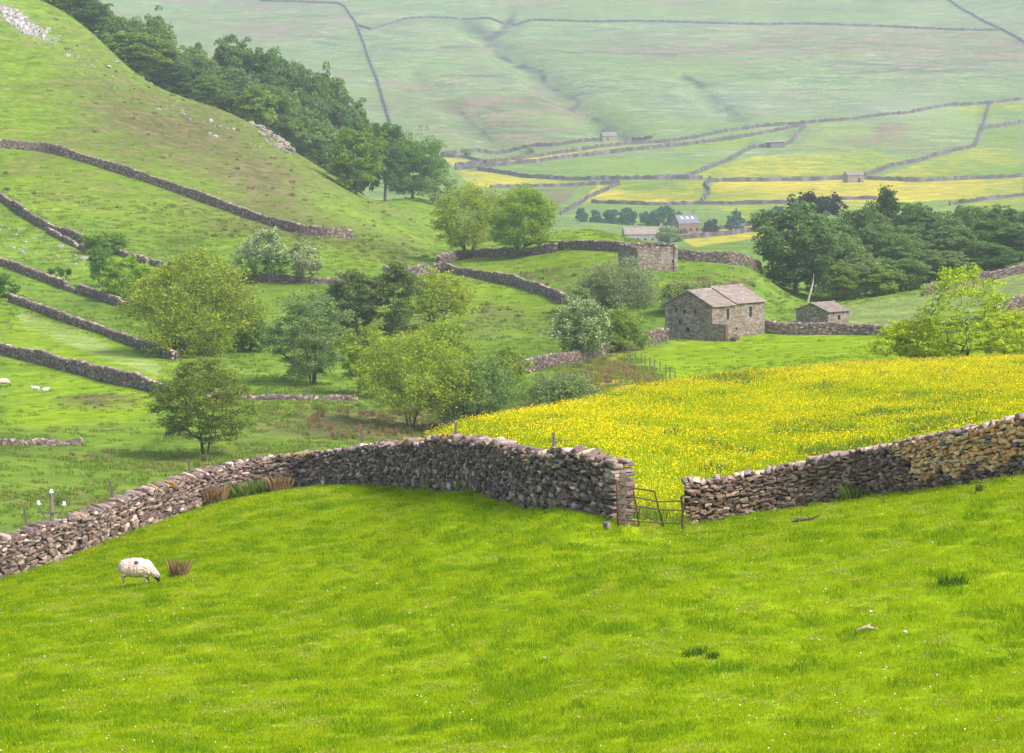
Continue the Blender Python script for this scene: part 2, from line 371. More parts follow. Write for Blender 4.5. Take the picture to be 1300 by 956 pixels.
    for sg in (-1, 1):
        eb = hc-hd*.045+Vector((0, sg*.06, .01)); et = eb+Vector((-.015, sg*.12, -.015 if graze else -.03)); mb = MB(); sd_ = hd*.03
        mb.hexa([eb-sd_+Vector((-.006,0,0)), eb+sd_+Vector((-.006,0,0)), eb+sd_+Vector((.006,0,0)), eb-sd_+Vector((.006,0,0))], [et-sd_*.4, et+sd_*.3, et+sd_*.3+Vector((.006,0,0)), et-sd_*.4+Vector((.006,0,0))]); mb.build('ear', M['ear'] if face[0] < .3 else M['coat'], root)
        mb = MB(); e_ = hc+hd*.03+Vector((.02, sg*.060, .012)); mb.tube([e_-Vector((0,sg*.008,0)), e_+Vector((0,sg*.004,0))], [.012,.008], 8); mb.build('eye', M['eye'], root, True)
        if face[0] < .3 and not lying:
            mb = MB(); pts = []; R_ = []
            for q in range(8): a = q/7*4.2; pts.append(hc-hd*.06+Vector((.035+.045*math.sin(a), sg*(.045+.010*q), .02-.045*(1-math.cos(a))+.045))); R_.append(.017*(1-q/9))
            mb.tube(pts, R_, 7); mb.build('horn', M['horn'], root, True)
    return root
p = at(175, 745, 66, 96); s_ = 46*(p[1]/F)/1.14
sheep(p, 'nearest sheep, cream fleece with a dark smudge on its back, black face down grazing', s=s_, rz=-.15)
p = at(5, 491, 260, 345); sheep(p, 'far ewe with lowered head at the left edge of the valley pasture', s=1.05, rz=.3, mark=False, seed=4, vox=.035)
p = at(45, 498, 260, 345); sheep(p, 'white lamb at left of a pair before the brown rushes', s=.78, rz=2.9, mark=False, graze=False, face=(.6,.58,.52), name='lamb', cat='lamb', wool=(.75,.73,.68), seed=6, vox=.03)
p = at(58, 499, 260, 345); sheep(p, 'white lamb at right of a pair before the brown rushes', s=.66, rz=.6, mark=False, graze=False, face=(.6,.58,.52), name='lamb', cat='lamb', wool=(.75,.73,.68), seed=7, vox=.03)
# ------------------------------------------------------------------ field masks (which field carries what)
PX, PY = project(GX, GD, GZ)
def inpoly(pts, jit=0.0, seed=0):
    x = PX; y = PY
    if jit: 
        x = PX+jit*vnoise(GX/(GD*.012), GD/(GD*.05)+GD*.02, seed); y = PY+jit*.5*vnoise(GX/(GD*.012)+9, GD*.02, seed+3)
    c = np.zeros(x.shape, bool); n = len(pts)
    for i in range(n):
        x0, y0 = pts[i]; x1, y1 = pts[(i+1) % n]
        if y0 == y1: continue
        c ^= ((y0 > y) != (y1 > y)) & (x < (x1-x0)*(y-y0)/(y1-y0)+x0)
    return c
NEARWALL = [(-60,765,94),(0,736,96),(60,713,98),(100,700,100),(150,681,103),(200,664,105),(250,648,108),(300,634,110),(350,624,110),(400,617,109),(450,614,106),(500,614,102),(550,618,95),
 (600,623,88),(650,629,82),(700,640,78),(750,654,76.9),(783,666,76.0)]
RIGHTWALL = [(869,666,84),(900,659,84),(950,651,84),(1000,645,84),(1050,636,83),(1100,628,82),(1150,621,80),(1200,617,78),(1250,608,76),(1300,599,75),(1380,584,73)]
_w = NEARWALL+[(830,668,79)]+RIGHTWALL
WC = np.array([CX+F*unproj(*w)[0]/w[2] for w in _w]); WD = np.array([w[2] for w in _w], float)
DW = np.interp(COLS, WC, WD)[None,:]+0*GD      # distance of the near wall in each direction
butter = np.zeros(GX.shape); rough = np.zeros(GX.shape); lush = np.zeros(GX.shape); pale = np.zeros(GX.shape)
near = GD < DW
lush[near] = 1
bf = (~near) & (GD < 235) & (GC > 470+ (GD-DW)*1.2) & (GD > DW)
bden = np.clip(.55+.9*fbm(GX/9, GD/14, 5, 3), .12, 1)*np.clip((GC-500)/180, .25, 1)
butter[bf] = bden[bf]*.9; lush[bf] = .75
def put(arr, pts, v, d0, d1, jit=0.0, seed=0, nz=0.0, lam=30.):
    m = inpoly(pts, jit, seed) & (GD > d0) & (GD < d1)
    val = v*np.clip(1+nz*2*fbm(GX/lam, GD/lam/1.7, seed+31, 3), 0, 1.4)
    arr[m] = np.maximum(arr[m], val[m]); return m
# barn pasture: short bright grass
put(lush, [(800,450),(860,436),(935,415),(1140,424),(1240,415),(1400,400),(1400,462),(860,492)], .85, 240, 366)
# pale seeding grass beyond the barn wall
put(pale, [(985,410),(1090,386),(1180,372),(1310,341),(1310,385),(1200,402),(1140,412),(1000,416)], .7, 360, 470, 0, 1, .3, 12)
put(butter, [(1235,405),(1310,385),(1310,400),(1240,415)], .7, 340, 470, 0, 2, .2)
# scrub slope left of the barn
put(butter, [(690,475),(735,462),(790,440),(800,470),(860,490),(820,505),(700,520)], .5, 200, 340, 4, 3, .9, 6)
put(rough, [(700,470),(760,455),(795,450),(850,488),(840,500),(700,530),(640,540)], .55, 190, 340, 4, 4, 1.1, 5)
put(butter, [(690,452),(800,446),(800,450),(690,458)], .6, 300, 400, 0, 2, .2)
# valley floor: rushy bands
vf = (GD > 200) & (GD < 420) & (~near) & (PX < 640) & (PY > 395)
rough[vf] = np.clip(.1+.85*fbm(GX/25, GD/7, 21, 3), 0, .75)[vf]
put(lush, [(0,455),(205,505),(190,530),(60,545),(0,540)], .8, 270, 380, 3, 5, .3)
put(rough, [(60,505),(140,498),(195,505),(190,520),(120,515),(60,512)], .9, 270, 360, 3, 6, .5, 5)
put(rough, [(320,520),(500,505),(600,520),(620,545),(480,560),(330,550)], .75, 240, 330, 3, 7, .7, 8)
put(rough, [(600,385),(800,400),(830,440),(700,432),(600,420)], .6, 340, 420, 3, 8, .6, 9)
put(lush, [(0,390),(130,424),(215,462),(205,500),(0,450)], .55, 310, 420, 0, 9)
put(pale, [(20,393),(110,425),(205,463),(200,478),(120,450),(30,415)], .55, 310, 420, 3, 10, .5, 8)
put(rough, [(650,345),(760,330),(790,345),(700,358)], .6, 400, 480, 4, 12, .8, 6)
put(rough, [(870,340),(960,340),(960,370),(860,362)], .65, 380, 450, 3, 13, .9, 5)
# left hill: sheep-bitten turf with bracken and bent
lh = (GD > 480) & (GD < 900) & (PX < 560) & (PY < 330)
rough[lh] = np.clip(.30+1.5*fbm(GX/38+GD/80, GD/22, 41, 4), 0, .8)[lh]
put(rough, [(90,90),(180,120),(330,190),(400,260),(330,250),(200,190),(120,150)], .85, 500, 720, 10, 14, .5, 20)
put(lush, [(0,190),(55,190),(200,236),(445,304),(560,350),(330,300),(150,270),(0,250)], .45, 430, 560, 0, 15)
put(lush, [(0,60),(90,100),(60,170),(0,180)], .5, 540, 700, 10, 16, .6, 20)
put(lush, [(600,350),(715,385),(700,410),(600,390)], .4, 380, 460)
put(lush, [(700,285),(790,300),(790,340),(600,345),(600,325)], .4, 400, 540)
# far meadows
FM = [([(735,255),(760,235),(895,230),(890,257),(830,260)], .95), ([(905,231),(1300,224),(1300,247),(1150,257),(895,258)], .9), ([(618,206),(780,180),(800,185),(640,207)], .62), ([(560,200),(596,202),(613,208),(575,212)], .8),
 ([(575,216),(610,217),(720,231),(785,233),(700,236),(600,238)], .85), ([(905,262),(1060,258),(1200,262),(1010,277),(940,277),(925,270)], .6), ([(1180,262),(1300,250),(1300,262),(1200,270)], .6), ([(866,293),(975,284),(975,288),(868,297)], .8), ([(866,303),(975,290),(975,300),(880,314)], .6),
 ([(960,198),(1110,190),(1150,205),(1070,222),(920,226),(850,224)], .42), ([(1110,226),(1190,200),(1240,186),(1300,190),(1300,221)], .42), ([(1215,136),(1300,127),(1300,142),(1230,148)], .6), ([(1250,165),(1300,157),(1300,185),(1250,185)], .25), ([(810,186),(900,175),(955,166),(950,185),(880,190)], .2)]
for i, (p, v) in enumerate(FM): put(butter, p, v*.88, 950, 2400, 0, 60+i, .5, 70)
put(lush, [(700,215),(860,190),(950,180),(900,222),(800,226)], .35, 1200, 2200); put(lush, [(1030,160),(1240,133),(1240,180),(1110,190),(1020,185)], .5, 1400, 2300)
put(rough, [(1110,155),(1200,150),(1210,165),(1100,170)], .7, 1700, 2200, 4, 80, .9, 25); put(rough, [(600,245),(740,236),(700,272),(620,270)], .5, 1250, 1600, 3, 81, .6, 30)
fell = (GD > 1700) & (PY < 200) & (butter < .1)
band = np.exp(-((PY-(64+.006*(PX-700)+3*np.sin(PX/60)))/4.)**2)*np.clip((PX-450)/150, 0, 1)
band = band+.8*np.exp(-((PY-55)/17.)**2)*np.clip((PX-820)/150, 0, 1)+.6*np.exp(-((PY-80)/4.)**2)*np.clip((PX-850)/100, 0, 1)
rf = np.clip(.10+.95*fbm(GX/110, GD/60, 71, 4), 0, .7)+band*np.clip(.6+1.2*fbm(GX/35, GD/35, 72, 3), 0, 1)
for (a, b) in (((500,105),(660,170)), ((620,140),(700,185)), ((560,60),(740,150))):
    t = np.clip(((PX-a[0])*(b[0]-a[0])+(PY-a[1])*(b[1]-a[1]))/((b[0]-a[0])**2+(b[1]-a[1])**2), 0, 1)
    dd = np.hypot(PX-a[0]-t*(b[0]-a[0]), (PY-a[1]-t*(b[1]-a[1])))+6*fbm(GX/40, GD/40, 73, 3)
    rf = rf+.6*np.exp(-(dd/7)**2)*np.clip(.5+1.5*fbm(GX/30, GD/30, 75, 2), 0, 1)
rough[fell] = np.maximum(rough, rf)[fell]
screes = np.zeros(GX.shape)
sc_m = (GD > 1700)&(PX > 830)&(PX < 1200)&(PY > 118)&(PY < 150); screes[sc_m] = np.clip(.1+1.5*fbm(GX/25, GD/25, 91, 3), 0, .8)[sc_m]
sc2 = inpoly([(0,5),(20,10),(60,45),(75,50),(60,60),(20,40),(0,25)], 5, 4) & (GD > 550) & (GD < 760); screes[sc2] = .35
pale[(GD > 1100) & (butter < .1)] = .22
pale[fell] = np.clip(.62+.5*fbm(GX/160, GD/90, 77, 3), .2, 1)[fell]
rough[fell] = rough[fell]*1.2
def streak(pts, wid, v, d0=1650, d1=3300, arr=None):
    for (a, b) in zip(pts[:-1], pts[1:]):
        t = np.clip(((PX-a[0])*(b[0]-a[0])+(PY-a[1])*(b[1]-a[1]))/((b[0]-a[0])**2+(b[1]-a[1])**2), 0, 1)
        dd = np.hypot(PX-a[0]-t*(b[0]-a[0]), PY-a[1]-t*(b[1]-a[1]))+1.5*vnoise(GX/14, GD/14, 5)
        m_ = (GD > d0) & (GD < d1); arr[m_] = np.maximum(arr, v*np.exp(-(np.maximum(dd, 0)/wid)**2)*np.clip(.8+.8*vnoise(GX/20, GD/20, 8), .2, 1.2))[m_]
peat = np.zeros(GX.shape)
streak([(590,27),(612,42),(622,50)], 6, .9, arr=peat); streak([(652,22),(636,40),(622,50)], 5, .9, arr=peat); streak([(630,68),(650,80),(668,86),(688,92),(692,106),(712,118),(730,124),(735,132),(722,142),(745,146),(770,158)], 3.0, .95, arr=peat)
streak([(585,142),(600,158),(625,178)], 2.5, .7, arr=peat); streak([(620,137),(640,140)], 2, .6, arr=peat); streak([(868,96),(882,103),(892,110)], 3, .8, arr=peat); streak([(765,168),(780,165),(800,178)], 5, .7, arr=peat); streak([(905,125),(930,140),(950,160)], 2.5, .5, arr=peat); streak([(560,60),(640,59),(720,66),(860,70)], 1.3, .5, arr=peat)
for (a_, b_) in (((560,95),(640,97)), ((640,110),(700,112)), ((1000,10),(1120,16)), ((620,12),(700,6)), ((470,60),(520,62)), ((1050,88),(1230,92))): streak([a_, b_], 1.6, .45, arr=peat)
rough = np.clip(rough, 0, 1)
def soften(a, k, region):
    b = a.copy()
    for ax in (0, 1):
        for _ in range(2):
            c_ = np.cumsum(np.concatenate([np.repeat(np.take(b, [0], ax), k+1, ax), b, np.repeat(np.take(b, [-1], ax), k, ax)], ax), ax); n_ = b.shape[ax]
            b = (np.take(c_, np.arange(n_)+2*k+1, ax)-np.take(c_, np.arange(n_), ax))/(2*k+1)
    a[region] = b[region]
hillr = (GD > 430) & (GD < 950)
for a_ in (rough, lush, pale): soften(a_, 9, hillr & (PX < 620))
soften(screes, 6, GD > 1700); soften(rough, 2, GD > 1700); soften(pale, 2, GD > 1700)
vr = (GD > 190) & (GD < 440) & (PX < 840) & ~((PX < 230) & (PY < 505)); soften(rough, 5, vr); soften(butter, 4, vr & (PX > 650)); soften(lush, 3, (GD > 120) & (GD < 440))
def L(a, c, d):   # read a mask where a point stands
    i = np.clip(np.searchsorted(COLS, c), 0, len(COLS)-1); j = np.clip(np.searchsorted(ROWS, d), 0, len(ROWS)-1); return a[j, i]

nr, nc = GX.shape
idx = np.arange(nr*nc).reshape(nr, nc)
quads = np.stack([idx[:-1,:-1], idx[:-1,1:], idx[1:,1:], idx[1:,:-1]], -1).reshape(-1, 4)

m, nt, b = newmat('meadow_ground'); M['ground'] = m
at1 = nd(nt, 'ShaderNodeAttribute', attribute_name='field'); sep = nt.nodes.new('ShaderNodeSeparateColor'); nt.links.new(at1.outputs['Color'], sep.inputs[0])
B_, R_, U_ = sep.outputs[0], sep.outputs[1], sep.outputs[2]
at2 = nd(nt, 'ShaderNodeAttribute', attribute_name='field_b'); sep2 = nt.nodes.new('ShaderNodeSeparateColor'); nt.links.new(at2.outputs['Color'], sep2.inputs[0])
P_, S_, N_ = sep2.outputs[0], sep2.outputs[1], sep2.outputs[2]
v = coord(nt)
nf = noise(nt, 2.2, 6, .7, v); nm = noise(nt, .28, 6, .65, v); nl = noise(nt, .05, 5, .6, v); nx = noise(nt, .012, 5, .6, v)
nbig = mth(nt, 'ADD', mth(nt, 'MULTIPLY', nm, .5), mth(nt, 'MULTIPLY', nl, .5))
base = ramp(nt, nbig, [(.36, (.12,.20,.02)), (.5, (.18,.28,.028)), (.62, (.25,.34,.045))])
lushc = ramp(nt, nm, [(.35, (.19,.30,.006)), (.55, (.25,.36,.008)), (.68, (.32,.41,.012))])
c = mix(nt, U_, base, lushc)
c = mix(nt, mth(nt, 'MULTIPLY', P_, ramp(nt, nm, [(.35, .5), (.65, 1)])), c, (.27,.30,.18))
roughc = ramp(nt, nm, [(.35, (.075,.085,.03)), (.5, (.15,.12,.06)), (.66, (.24,.17,.10))])
rfac = ramp(nt, mth(nt, 'ADD', mth(nt, 'MULTIPLY', R_, .9), mth(nt, 'MULTIPLY', mth(nt, 'SUBTRACT', nbig, .5), 2.2)), [(.25, 0), (.75, .85)])
rfac = mth(nt, 'MULTIPLY', rfac, mth(nt, 'MULTIPLY', R_, 2.5, True))
c = mix(nt, rfac, c, roughc)
bfac = ramp(nt, mth(nt, 'ADD', mth(nt, 'MULTIPLY', B_, .9), mth(nt, 'MULTIPLY', mth(nt, 'SUBTRACT', noise(nt, .12, 6, .75, v), .5), 1.6)), [(.2, 0), (.7, .92)])
bfac = mth(nt, 'MULTIPLY', bfac, mth(nt, 'MULTIPLY', B_, 4, True))
bfac = mth(nt, 'MULTIPLY', bfac, N_)
c = mix(nt, bfac, c, (.66,.50,.035))
c = mix(nt, mth(nt, 'MULTIPLY', at2.outputs['Alpha'], ramp(nt, nm, [(.3, .45), (.7, 1)])), c, (.38,.44,.17))
ter = noise(nt, 1.0, 5, .65, coord(nt, .10, .10, 1.1)); ter2 = noise(nt, 1.0, 8, .8, coord(nt, .022, .022, .22)); fine = noise(nt, 1.1, 5, .75, v)
hillf = mth(nt, 'SUBTRACT', 1.0, U_, True)
tz = mth(nt, 'MULTIPLY', ramp(nt, mth(nt, 'ADD', mth(nt, 'MULTIPLY', ter, .6), mth(nt, 'MULTIPLY', fine, .4)), [(.40, 0), (.60, 1)]), mth(nt, 'MULTIPLY', hillf, .62))
c = mix(nt, tz, c, mix(nt, R_, (.075,.13,.03), (.12,.10,.05)))
tz2 = mth(nt, 'MULTIPLY', ramp(nt, ter2, [(.48, 0), (.56, 1)]), mth(nt, 'MULTIPLY', P_, 1.15, True))
c = mix(nt, tz2, c, (.10,.16,.07))
c = mix(nt, mth(nt, 'MULTIPLY', ramp(nt, noise(nt, 1.0, 8, .8, coord(nt, .05, .05, .5)), [(.53, 0), (.60, 1)]), mth(nt, 'MULTIPLY', P_, .8)), c, (.40,.42,.25))
tz3 = mth(nt, 'MULTIPLY', ramp(nt, noise(nt, 1.0, 7, .75, coord(nt, .03, .03, .30)), [(.50, 0), (.57, 1)]), mth(nt, 'MULTIPLY', mth(nt, 'MULTIPLY', P_, R_), 2.4, True))
c = mix(nt, tz3, c, (.27,.175,.13))
c = mix(nt, mth(nt, 'MULTIPLY', S_, ramp(nt, noise(nt, .5, 5, .7, v), [(.4, 0), (.55, 1)])), c, (.38,.34,.34))
c = mix(nt, 1, c, ramp(nt, nf, [(.25, .8), (.75, 1.2)]), 'MULTIPLY')
c = mix(nt, 1, c, ramp(nt, nx, [(.3, .85), (.7, 1.15)]), 'MULTIPLY')
c = mix(nt, mth(nt, 'MULTIPLY', at1.outputs['Alpha'], ramp(nt, noise(nt, 1.0, 8, .8, coord(nt, .06, .06, .3)), [(.36, .35), (.52, 1.2)]), True), c, (.05,.04,.055))
grain = mix(nt, N_, (1,1,1), ramp(nt, noise(nt, .5, 9, .82, coord(nt, 1, 1, 2.5)), [(.38, .70), (.62, 1.28)]))
c = mix(nt, 1, c, grain, 'MULTIPLY')
nt.links.new(c, b.inputs['Base Color'])
hb = mth(nt, 'ADD', mth(nt, 'MULTIPLY', nf, .25), mth(nt, 'ADD', mth(nt, 'MULTIPLY', nm, 1.2), mth(nt, 'MULTIPLY', ter, 1.0)))
bp = nd(nt, 'ShaderNodeBump', Strength=.6, Distance=.5); nt.links.new(hb, bp.inputs['Height']); nt.links.new(bp.outputs[0], b.inputs['Normal'])
b.inputs['Roughness'].default_value = 1; b.inputs['Specular IOR Level'].default_value = 0
one = np.ones(nr*nc)
nearfac = np.where(GD < 240, .35, 1.0)
fa = np.stack([butter.ravel(), rough.ravel(), lush.ravel(), peat.ravel()], -1)
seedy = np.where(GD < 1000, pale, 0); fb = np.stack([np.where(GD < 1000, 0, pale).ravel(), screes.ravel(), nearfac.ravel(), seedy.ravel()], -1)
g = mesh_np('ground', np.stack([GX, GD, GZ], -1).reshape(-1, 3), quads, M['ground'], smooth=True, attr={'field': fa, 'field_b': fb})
g['kind'] = 'structure'

# ------------------------------------------------------------------ air, sky and sun
zlo = float(GZ.min())-1; zhi = float(GZ.max())+1.5
hz = MB(); hz.box((0, 3240, (zlo+zhi)/2), (9600, 6560, zhi-zlo))
xm = float(np.abs(GX).max())+5
hz = MB(); hz.box((0, 3240, (zlo+zhi)/2), (2*xm, 6640, zhi-zlo))
m, nt, b = newmat('haze_air'); nt.nodes.remove(b)
vo = nd(nt, 'ShaderNodeVolumePrincipled'); vo.inputs['Color'].default_value = (.80,.88,1.0,1); vo.inputs['Density'].default_value = HAZE; vo.inputs['Anisotropy'].default_value = 0.2
nt.links.new(vo.outputs[0], nt.nodes['Material Output'].inputs['Volume'])
hzo = hz.build('haze', m); hzo['kind'] = 'stuff'
W = bpy.data.worlds.new('World'); SC.world = W; W.use_nodes = True; nt = W.node_tree
sky = nt.nodes.new('ShaderNodeTexSky'); sky.sky_type = 'NISHITA'; sky.sun_disc = False
sd = Vector(SUN).normalized()
sky.sun_elevation = math.asin(sd.z); sky.sun_rotation = math.atan2(sd.x, sd.y); sky.air_density = 1.0; sky.dust_density = 3
nt.links.new(sky.outputs[0], nt.nodes['Background'].inputs[0]); nt.nodes['Background'].inputs[1].default_value = SKY
sl = bpy.data.lights.new('sun', 'SUN'); sl.energy = SUNE; sl.angle = math.radians(SUNA); sl.color = (1,.96,.9)
so = bpy.data.objects.new('sun', sl); C.objects.link(so); so.rotation_euler = sd.to_track_quat('Z', 'Y').to_euler(); so.location = (0,0,60)
vs = SC.view_settings; vs.view_transform = 'Standard'; vs.look = 'None'; vs.gamma = 1; vs.exposure = EXPO
SC.render.engine = 'CYCLES'; SC.cycles.max_bounces = 6; SC.cycles.diffuse_bounces = 3; SC.cycles.transmission_bounces = 4; SC.cycles.volume_bounces = 1; SC.cycles.use_denoising = True
SC.cycles.caustics_reflective = False; SC.cycles.caustics_refractive = False
# ------------------------------------------------------------------ dry stone walls
def ico():
    bm = bmesh.new(); bmesh.ops.create_icosphere(bm, subdivisions=2, radius=1)
    v = np.array([x.co[:] for x in bm.verts]); f = np.array([[q.index for q in p.verts] for p in bm.faces]); bm.free(); return v, f
ICO_V, ICO_F = ico()
BOX_V = np.array([(x, y, z) for x in (-1,1) for y in (-1,1) for z in (-1,1)], float)
BOX_F = np.array([(0,1,3,2),(4,6,7,5),(0,4,5,1),(2,3,7,6),(0,2,6,4),(1,5,7,3)])
PAL = np.array([(.17,.145,.135),(.13,.112,.115),(.20,.17,.15),(.10,.09,.095),(.25,.22,.19),(.15,.12,.115),(.33,.30,.27),(.115,.095,.09),(.18,.155,.16)])*np.array([1.20,1.03,.96])
SAND = np.array([(.72,.38,.16),(.78,.48,.22),(.62,.31,.13),(.78,.56,.34),(.54,.25,.10),(.68,.46,.30),(.20,.16,.14)])
class Stones:
    def __init__(s): s.c = []; s.a = []; s.s = []; s.k = []
    def add(s, c, ang, size, col, tilt=0.0, roll=0.0): s.c.append(c); s.a.append((ang, tilt, roll)); s.s.append(size); s.k.append(col)
    def build(s, name, mat, parent=None, fine=True, seed=1, rough=.13, power=.45):
        r = np.random.default_rng(seed); n = len(s.c)
        T, Fc = (ICO_V, ICO_F) if fine else (BOX_V, BOX_F)
        c = np.array(s.c); a = np.array(s.a); S = np.array(s.s)/2; k = np.array(s.k)
        V = np.repeat(T[None], n, 0)
        if fine:
            V = np.sign(V)*np.abs(V)**power
            for q in range(3):
                dv = r.normal(size=(n, 1, 3)); dv /= np.linalg.norm(dv, axis=2, keepdims=True)
                lim = r.uniform(.52, .88, (n, 1, 1)); dot = (V*dv).sum(2, keepdims=True); V = V-np.maximum(dot-lim, 0)*dv
            V = V*(1+r.normal(0, rough*.35, (n, len(T), 1)))
        else: V = V*(1+r.uniform(-.32, .12, V.shape))
        V = V*S[:,None]
        ca, sa = np.cos(a[:,0]), np.sin(a[:,0]); ct, st = np.cos(a[:,1]), np.sin(a[:,1])
        x, y, z = V[...,0], V[...,1], V[...,2]
        x, z = x*ct[:,None]-z*st[:,None], x*st[:,None]+z*ct[:,None]
        cr, sr = np.cos(a[:,2]), np.sin(a[:,2]); y, z = y*cr[:,None]-z*sr[:,None], y*sr[:,None]+z*cr[:,None]
        X = x*ca[:,None]-y*sa[:,None]; Y = x*sa[:,None]+y*ca[:,None]
        V = np.stack([X, Y, z], -1)+c[:,None]
        Fa = (Fc[None]+np.arange(n)[:,None,None]*len(T)).reshape(-1, Fc.shape[1])
        col = np.repeat(np.concatenate([k, np.ones((n,1))], 1)[:,None], len(T), 1).reshape(-1, 4)
        return mesh_np(name, V.reshape(-1, 3), Fa, mat, parent, attr={'stone': col})
def resample(pts, step):
    P = np.array(pts, float); d = np.r_[0, np.cumsum(np.hypot(*np.diff(P[:,:2], axis=0).T))]
    n = max(2, int(d[-1]/step)+1); s = np.linspace(0, d[-1], n)
    # smooth path
    X = np.interp(s, d, P[:,0]); Y = np.interp(s, d, P[:,1])
    k = max(1, int(1.5/step)); ker = np.ones(2*k+1)/(2*k+1)
    if n > 4*k+2:
        for A in (X, Y):
            e = np.concatenate([np.full(k, A[0]), A, np.full(k, A[-1])]); B = np.convolve(e, ker, 'valid'); w = np.clip(np.minimum(np.arange(n), np.arange(n)[::-1])/(2.*k), 0, 1); A[:] = A*(1-w)+B*w
    return np.stack([X, Y], 1), s
def wall_run(pts, h, w, size, fine, seed, name, label, coping=True, pal=PAL, hfun=None, colfun=None, both=True, sizefun=None, group=None, mat=None, gaps=()):
    """battered rubble wall following the ground: core + face stones, coping stones as a part"""
    r = np.random.default_rng(seed)
    P, s = resample(pts, .25 if fine else 1.0)
    Tn = np.gradient(P, axis=0); Tn /= np.linalg.norm(Tn, axis=1, keepdims=True); Nn = np.stack([Tn[:,1], -Tn[:,0]], 1)   # right-hand side
    Zg = gz(P[:,0], P[:,1])
    hh = np.array([hfun(q/s[-1]) if hfun else h for q in s])*(1+(.05 if fine else .11)*vnoise(s/2.2, s*0, seed)+(.07 if fine else .16)*vnoise(s/9., s*0, seed+3))
    for (g0, g1, gh) in gaps:
        t = s/s[-1]; hh = np.where((t > g0) & (t < g1), hh*gh, hh)
    root = empty(name, (float(P[0,0]), float(P[0,1]), float(Zg[0])), label, 'wall', group); root['kind'] = 'thing'
    off = np.array([P[0,0], P[0,1], Zg[0]])
    # core
    wb, wt = w*.5-.07*(1 if fine else .8), w*.33-.07*(1 if fine else .8)
    V = []
    for i in range(len(P)):
        n = Nn[i]
        for (o, z) in ((-wb, Zg[i]-.5), (-wt, Zg[i]+hh[i]-.10), (wt, Zg[i]+hh[i]-.10), (wb, Zg[i]-.5)):
            V.append((P[i,0]+n[0]*o, P[i,1]+n[1]*o, z))
    V = np.array(V)-off; m_ = len(P); Fq = []
    for i in range(m_-1):
        a = i*4; b2 = a+4
        Fq += [(a, a+1, b2+1, b2), (a+1, a+2, b2+2, b2+1), (a+2, a+3, b2+3, b2+2)]
    Fq += [(3,2,1,0), (4*m_-4, 4*m_-3, 4*m_-2, 4*m_-1)]
    mesh_np('core', V, np.array(Fq), M['core'], root)
    st = Stones(); cpst = Stones(); total = s[-1]
    def pos(q):
        i = min(int(q/total*(m_-1)), m_-2); t = q/total*(m_-1)-i
        return P[i]*(1-t)+P[i+1]*t, Nn[i]*(1-t)+Nn[i+1]*t, Zg[i]*(1-t)+Zg[i+1]*t, hh[i]*(1-t)+hh[i+1]*t, math.atan2(Tn[i,1], Tn[i,0]), math.atan((Zg[i+1]-Zg[i])/(s[1]-s[0]))
    for side in ((1, -1) if both else (1,)):
        z = -.12; hmax = hh.max()
        while z < hmax:
            bz = sizefun(z/hmax, None) if sizefun else 1.0
            ch = size*(.54 if fine else .62)*r.uniform(.75, 1.25)*bz; q = r.uniform(0, size)
            while q < total:
                p, n, zg, hq, ang, sl_ = pos(q)
                f = sizefun(z/hmax, q/total) if sizefun else 1.0
                wd = size*r.uniform(.65, 1.7)*f
                if z+ch*.5 < hq-.06:
                    t = max(z, 0)/hq; o = (w*.5*(1-t)+w*.35*t)-size*.25+r.normal(0, .03 if fine else .04)
                    pl = colfun(q/total, (z+ch*.5)/hq) if colfun else pal
                    cc = pl[r.integers(len(pl))]*r.uniform(.75, 1.25)
                    st.add((p[0]+n[0]*o*side-off[0], p[1]+n[1]*o*side-off[1], zg+z+ch*.5+r.normal(0, .02)-off[2]), ang, (wd*1.04, size*r.uniform(.7, 1.1), ch*r.uniform(.95, 1.3)*f**.3), cc, sl_+r.normal(0, .12 if fine else .08), r.normal(0, .12))
                q += wd*.97
            z += ch*.93
    if coping:
        q = 0
        while q < total:
            p, n, zg, hq, ang, sl_ = pos(q); wd = size*r.uniform(.55, 1.25)
            pl = colfun(q/total, 1.1) if colfun else pal
            cpst.add((p[0]-off[0], p[1]-off[1], zg+hq-.04-off[2]+r.normal(0, .02)), ang, (wd*1.1, w*.78*r.uniform(.8, 1.1), size*r.uniform(.7, 1.35)), pl[r.integers(len(pl))]*r.uniform(1.1, 1.7), sl_+r.normal(0, .25), r.normal(0, .15))  # coping coloured lighter than the faces: sunlit wall tops painted in
            q += wd*.92
    mt = mat or (M['stone'] if fine else M['farstone'])
    st.build('stone_face', mt, root, fine, seed, power=.32 if seed == 21 else .45)
    if coping: cpst.build('coping', mt, root, fine, seed+1)
    return root
nw = [unproj(x, y, d) for x, y, d in NEARWALL]; rw = [unproj(x, y, d) for x, y, d in RIGHTWALL]
